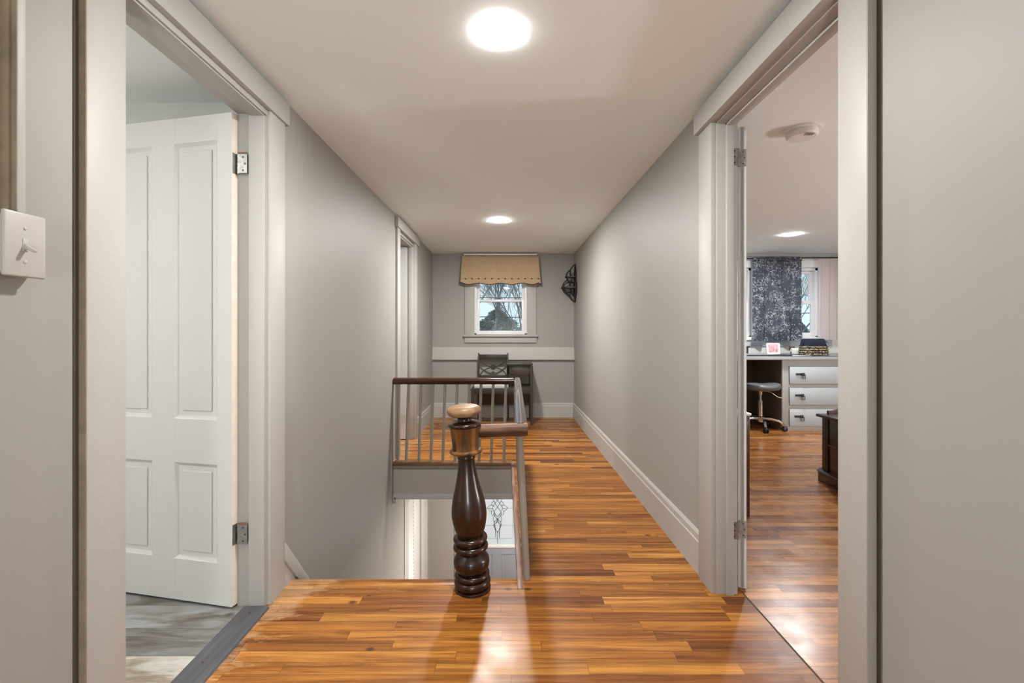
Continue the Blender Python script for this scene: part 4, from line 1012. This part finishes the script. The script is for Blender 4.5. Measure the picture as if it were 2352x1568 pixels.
for k in range(5):
    a = math.radians(-110 + 72 * k + 4); cx_, cy_ = sx + math.cos(a) * .25, sy + math.sin(a) * .25
    b = MB()
    for o_ in (-.016, .016):
        mt_ = Matrix.Translation((cx_, cy_, .026)) @ Matrix.Rotation(a + .5, 4, 'Z') @ Matrix.Rotation(PI / 2, 4, 'X')
        b.lathe([(.020, o_ - .009), (.026, o_ - .006), (.026, o_ + .006), (.020, o_ + .009)], 0, 0, 20, mtx=mt_)
    b.box(cx_ - .016, cx_ + .016, cy_ - .016, cy_ + .016, .03, .062, .006); b.build('caster', BLKP, t_)

# ------------------------------------------------------------------ low chest and night stand
t_ = thing('low_chest', (2.95, 3.3, 0), 'low dark mahogany chest with a scalloped back board inside the bedroom', 'chest')
b = MB(); b.box(2.462, 3.38, 3.02, 3.565, .09, .505, .003)
b.box(2.456, 2.470, 3.50, 3.566, .09, .505, .002); b.box(2.456, 2.470, 3.02, 3.08, .09, .505, .002); b.box(2.456, 2.470, 3.08, 3.50, .295, .305, .002)
b.build('body', MAHOG, t_)
b = MB(); b.box(2.425, 3.41, 2.99, 3.595, .505, .527, .006); b.build('top', MAHOG, t_)
b = MB(); b.box(2.440, 3.40, 3.0, 3.590, 0, .078, .003); b.prism([(2.430, .078), (2.462, .098), (2.49, .098), (2.49, .078)], 2.995, 3.598, 'xz'); b.build('plinth', MAHOG, t_)
b = MB(); pts = [(2.50, .527), (2.50, .545)] + spline([(2.50, .553), (2.54, .556), (2.60, .575), (2.66, .62), (2.72, .665), (2.80, .69), (2.93, .70)], 4)
pts = pts + [(5.86 - p[0], p[1]) for p in pts[::-1]]
b.prism(pts, 3.555, 3.575, 'xz'); b.build('back_board', MAHOG, t_)
t_ = thing('night_stand', (1.35, 3.1, 0), 'dark wood night stand half hidden behind the open bedroom door', 'night stand')
b = MB(); b.box(1.17, 1.531, 2.885, 3.29, 0.0, .64, .003); b.build('body', MAHOG, t_)
b = MB(); b.box(1.16, 1.536, 2.875, 3.30, .64, .656, .004); plabel(b.build('top', WHITEP, t_), 'top coloured pale for its reflection')  # whitish reflection on the dark wood is put into the top's colour
b = MB(); b.box(1.19, 1.51, 2.872, 2.886, .40, .61, .003); dr = b.build('drawer', MAHOG, t_); b = MB(); b.lathe([(.004, 0), (.012, .012), (.002, .02)], 0, 0, 14, mtx=Matrix.Translation((1.35, 2.873, .5)) @ Matrix.Rotation(PI / 2, 4, 'X')); b.build('knob', STEEL, dr)

# ------------------------------------------------------------------ outside
m = MB(); m.box(-60, 80, 6.5, 120, -3.3, -3.2)
struct(m.build('ground', LAWN, smooth=False), 'winter lawn outside the windows')
def bare_tree(x, y_, hh, seed, label):
    rnd = random.Random(seed); b = MB(); bm = b.bm
    def seg(p, q, r0, r1, n=5):
        d_ = (q - p).normalized(); u = d_.cross(Vector((.3, 1, .2))).normalized(); v = d_.cross(u)
        A = [bm.verts.new(p + (u * math.cos(2 * PI * k / n) + v * math.sin(2 * PI * k / n)) * r0) for k in range(n)]
        B = [bm.verts.new(q + (u * math.cos(2 * PI * k / n) + v * math.sin(2 * PI * k / n)) * r1) for k in range(n)]
        for k in range(n): bm.faces.new((A[k], A[(k + 1) % n], B[(k + 1) % n], B[k]))
    def grow(p, d_, ln, r, lev):
        q = p
        for s_ in range(3):
            d_ = (d_ + Vector((rnd.uniform(-.16, .16), rnd.uniform(-.16, .16), rnd.uniform(-.02, .10)))).normalized()
            q2 = q + d_ * ln / 3; seg(q, q2, r, r * .82, 4 if lev > 2 else 6); r *= .82; q = q2
            if lev < 6:
                for _ in range(2 if lev > 0 else (3 if s_ > 0 else 1)):
                    a = rnd.uniform(0, 6.28); sp = rnd.uniform(.35, .75)
                    nd = (d_ + Vector((math.cos(a) * sp, math.sin(a) * sp, rnd.uniform(0, .3)))).normalized()
                    if rnd.random() < (.95 if lev < 3 else .70): grow(q, nd, ln * rnd.uniform(.5, .72), r * .60, lev + 1)
    grow(Vector((x, y_, -3.2)), Vector((0, 0, 1)), hh, hh * .017, 0)
    o = b.build('bare_tree', BARK, smooth=False); tag(o, label, 'tree', 'bare trees outside the windows'); return o
bare_tree(-2.3, 22.0, 6.2, 11, 'bare grey tree beside the window frame nearest the doorway side')
bare_tree(.35, 24.0, 6.4, 23, 'bare grey tree in the centre of the hallway window view')
bare_tree(-1.0, 27.0, 6.6, 5, 'bare grey tree behind the others in the hallway window view')
bare_tree(1.6, 26.0, 6.0, 8, 'bare grey tree in front of the dark evergreen')
bare_tree(15.2, 24.0, 6.0, 31, 'bare grey tree outside the bedroom window')
def evergreen(x, y_, hh, rr, seed, label):
    rnd = random.Random(seed); b = MB(); bm = b.bm
    b.lathe([(.18, -3.2), (.05, -3.2 + hh)], x, y_, 8)
    for i in range(5200):
        k = rnd.random() ** .8; z = -3.0 + k * hh; rad = rr * (1 - k) ** .7 * rnd.uniform(.35, 1.0) * (1 + .15 * math.sin(k * 40)); a = rnd.uniform(0, 6.28)
        p = Vector((x + rad * math.cos(a), y_ + rad * math.sin(a), z)); s_ = rnd.uniform(.12, .32)
        d_ = Vector((math.cos(a), math.sin(a), rnd.uniform(-.5, .2))).normalized(); u = d_.cross(Vector((0, 0, 1))).normalized() * s_ * .3
        v0 = [bm.verts.new(p - d_ * s_ * .4 + u), bm.verts.new(p - d_ * s_ * .4 - u), bm.verts.new(p + d_ * s_ - u * .3 + Vector((0, 0, -.05))), bm.verts.new(p + d_ * s_ + u * .3 + Vector((0, 0, .03)))]
        bm.faces.new(v0); 
        w0 = [bm.verts.new(v.co + Vector((0, 0, s_ * .25 * rnd.choice((-1, 1))))) for v in v0[:2]]
        bm.faces.new((v0[0], w0[0], v0[2]))
    o = b.build('evergreen_tree', NEEDLE, smooth=False); tag(o, label, 'tree', 'evergreens outside the windows'); return o
evergreen(2.6, 33, 6.7, 3.6, 1, 'dark evergreen at the right of the hallway window view')
evergreen(-4.9, 34, 5.9, 3.2, 2, 'dark evergreen at the left of the hallway window view')
evergreen(-1.0, 40, 6.1, 5.0, 3, 'low evergreen behind the bare trees')
evergreen(18.8, 30, 5.0, 2.6, 4, 'dark evergreen low in the bedroom window')
b = MB(); b.tube([(-20, 14, 1.9), (0, 14, 1.62), (20, 14, 1.9)], .012, 6); tag(b.build('power_line', ASPH), 'upper overhead cable crossing the hallway window view', 'cable')
b = MB(); b.tube([(-20, 14, 2.35), (0, 14, 2.22), (30, 14, 2.5)], .012, 6); tag(b.build('power_line', ASPH), 'topmost overhead cable beyond the hallway window', 'cable')
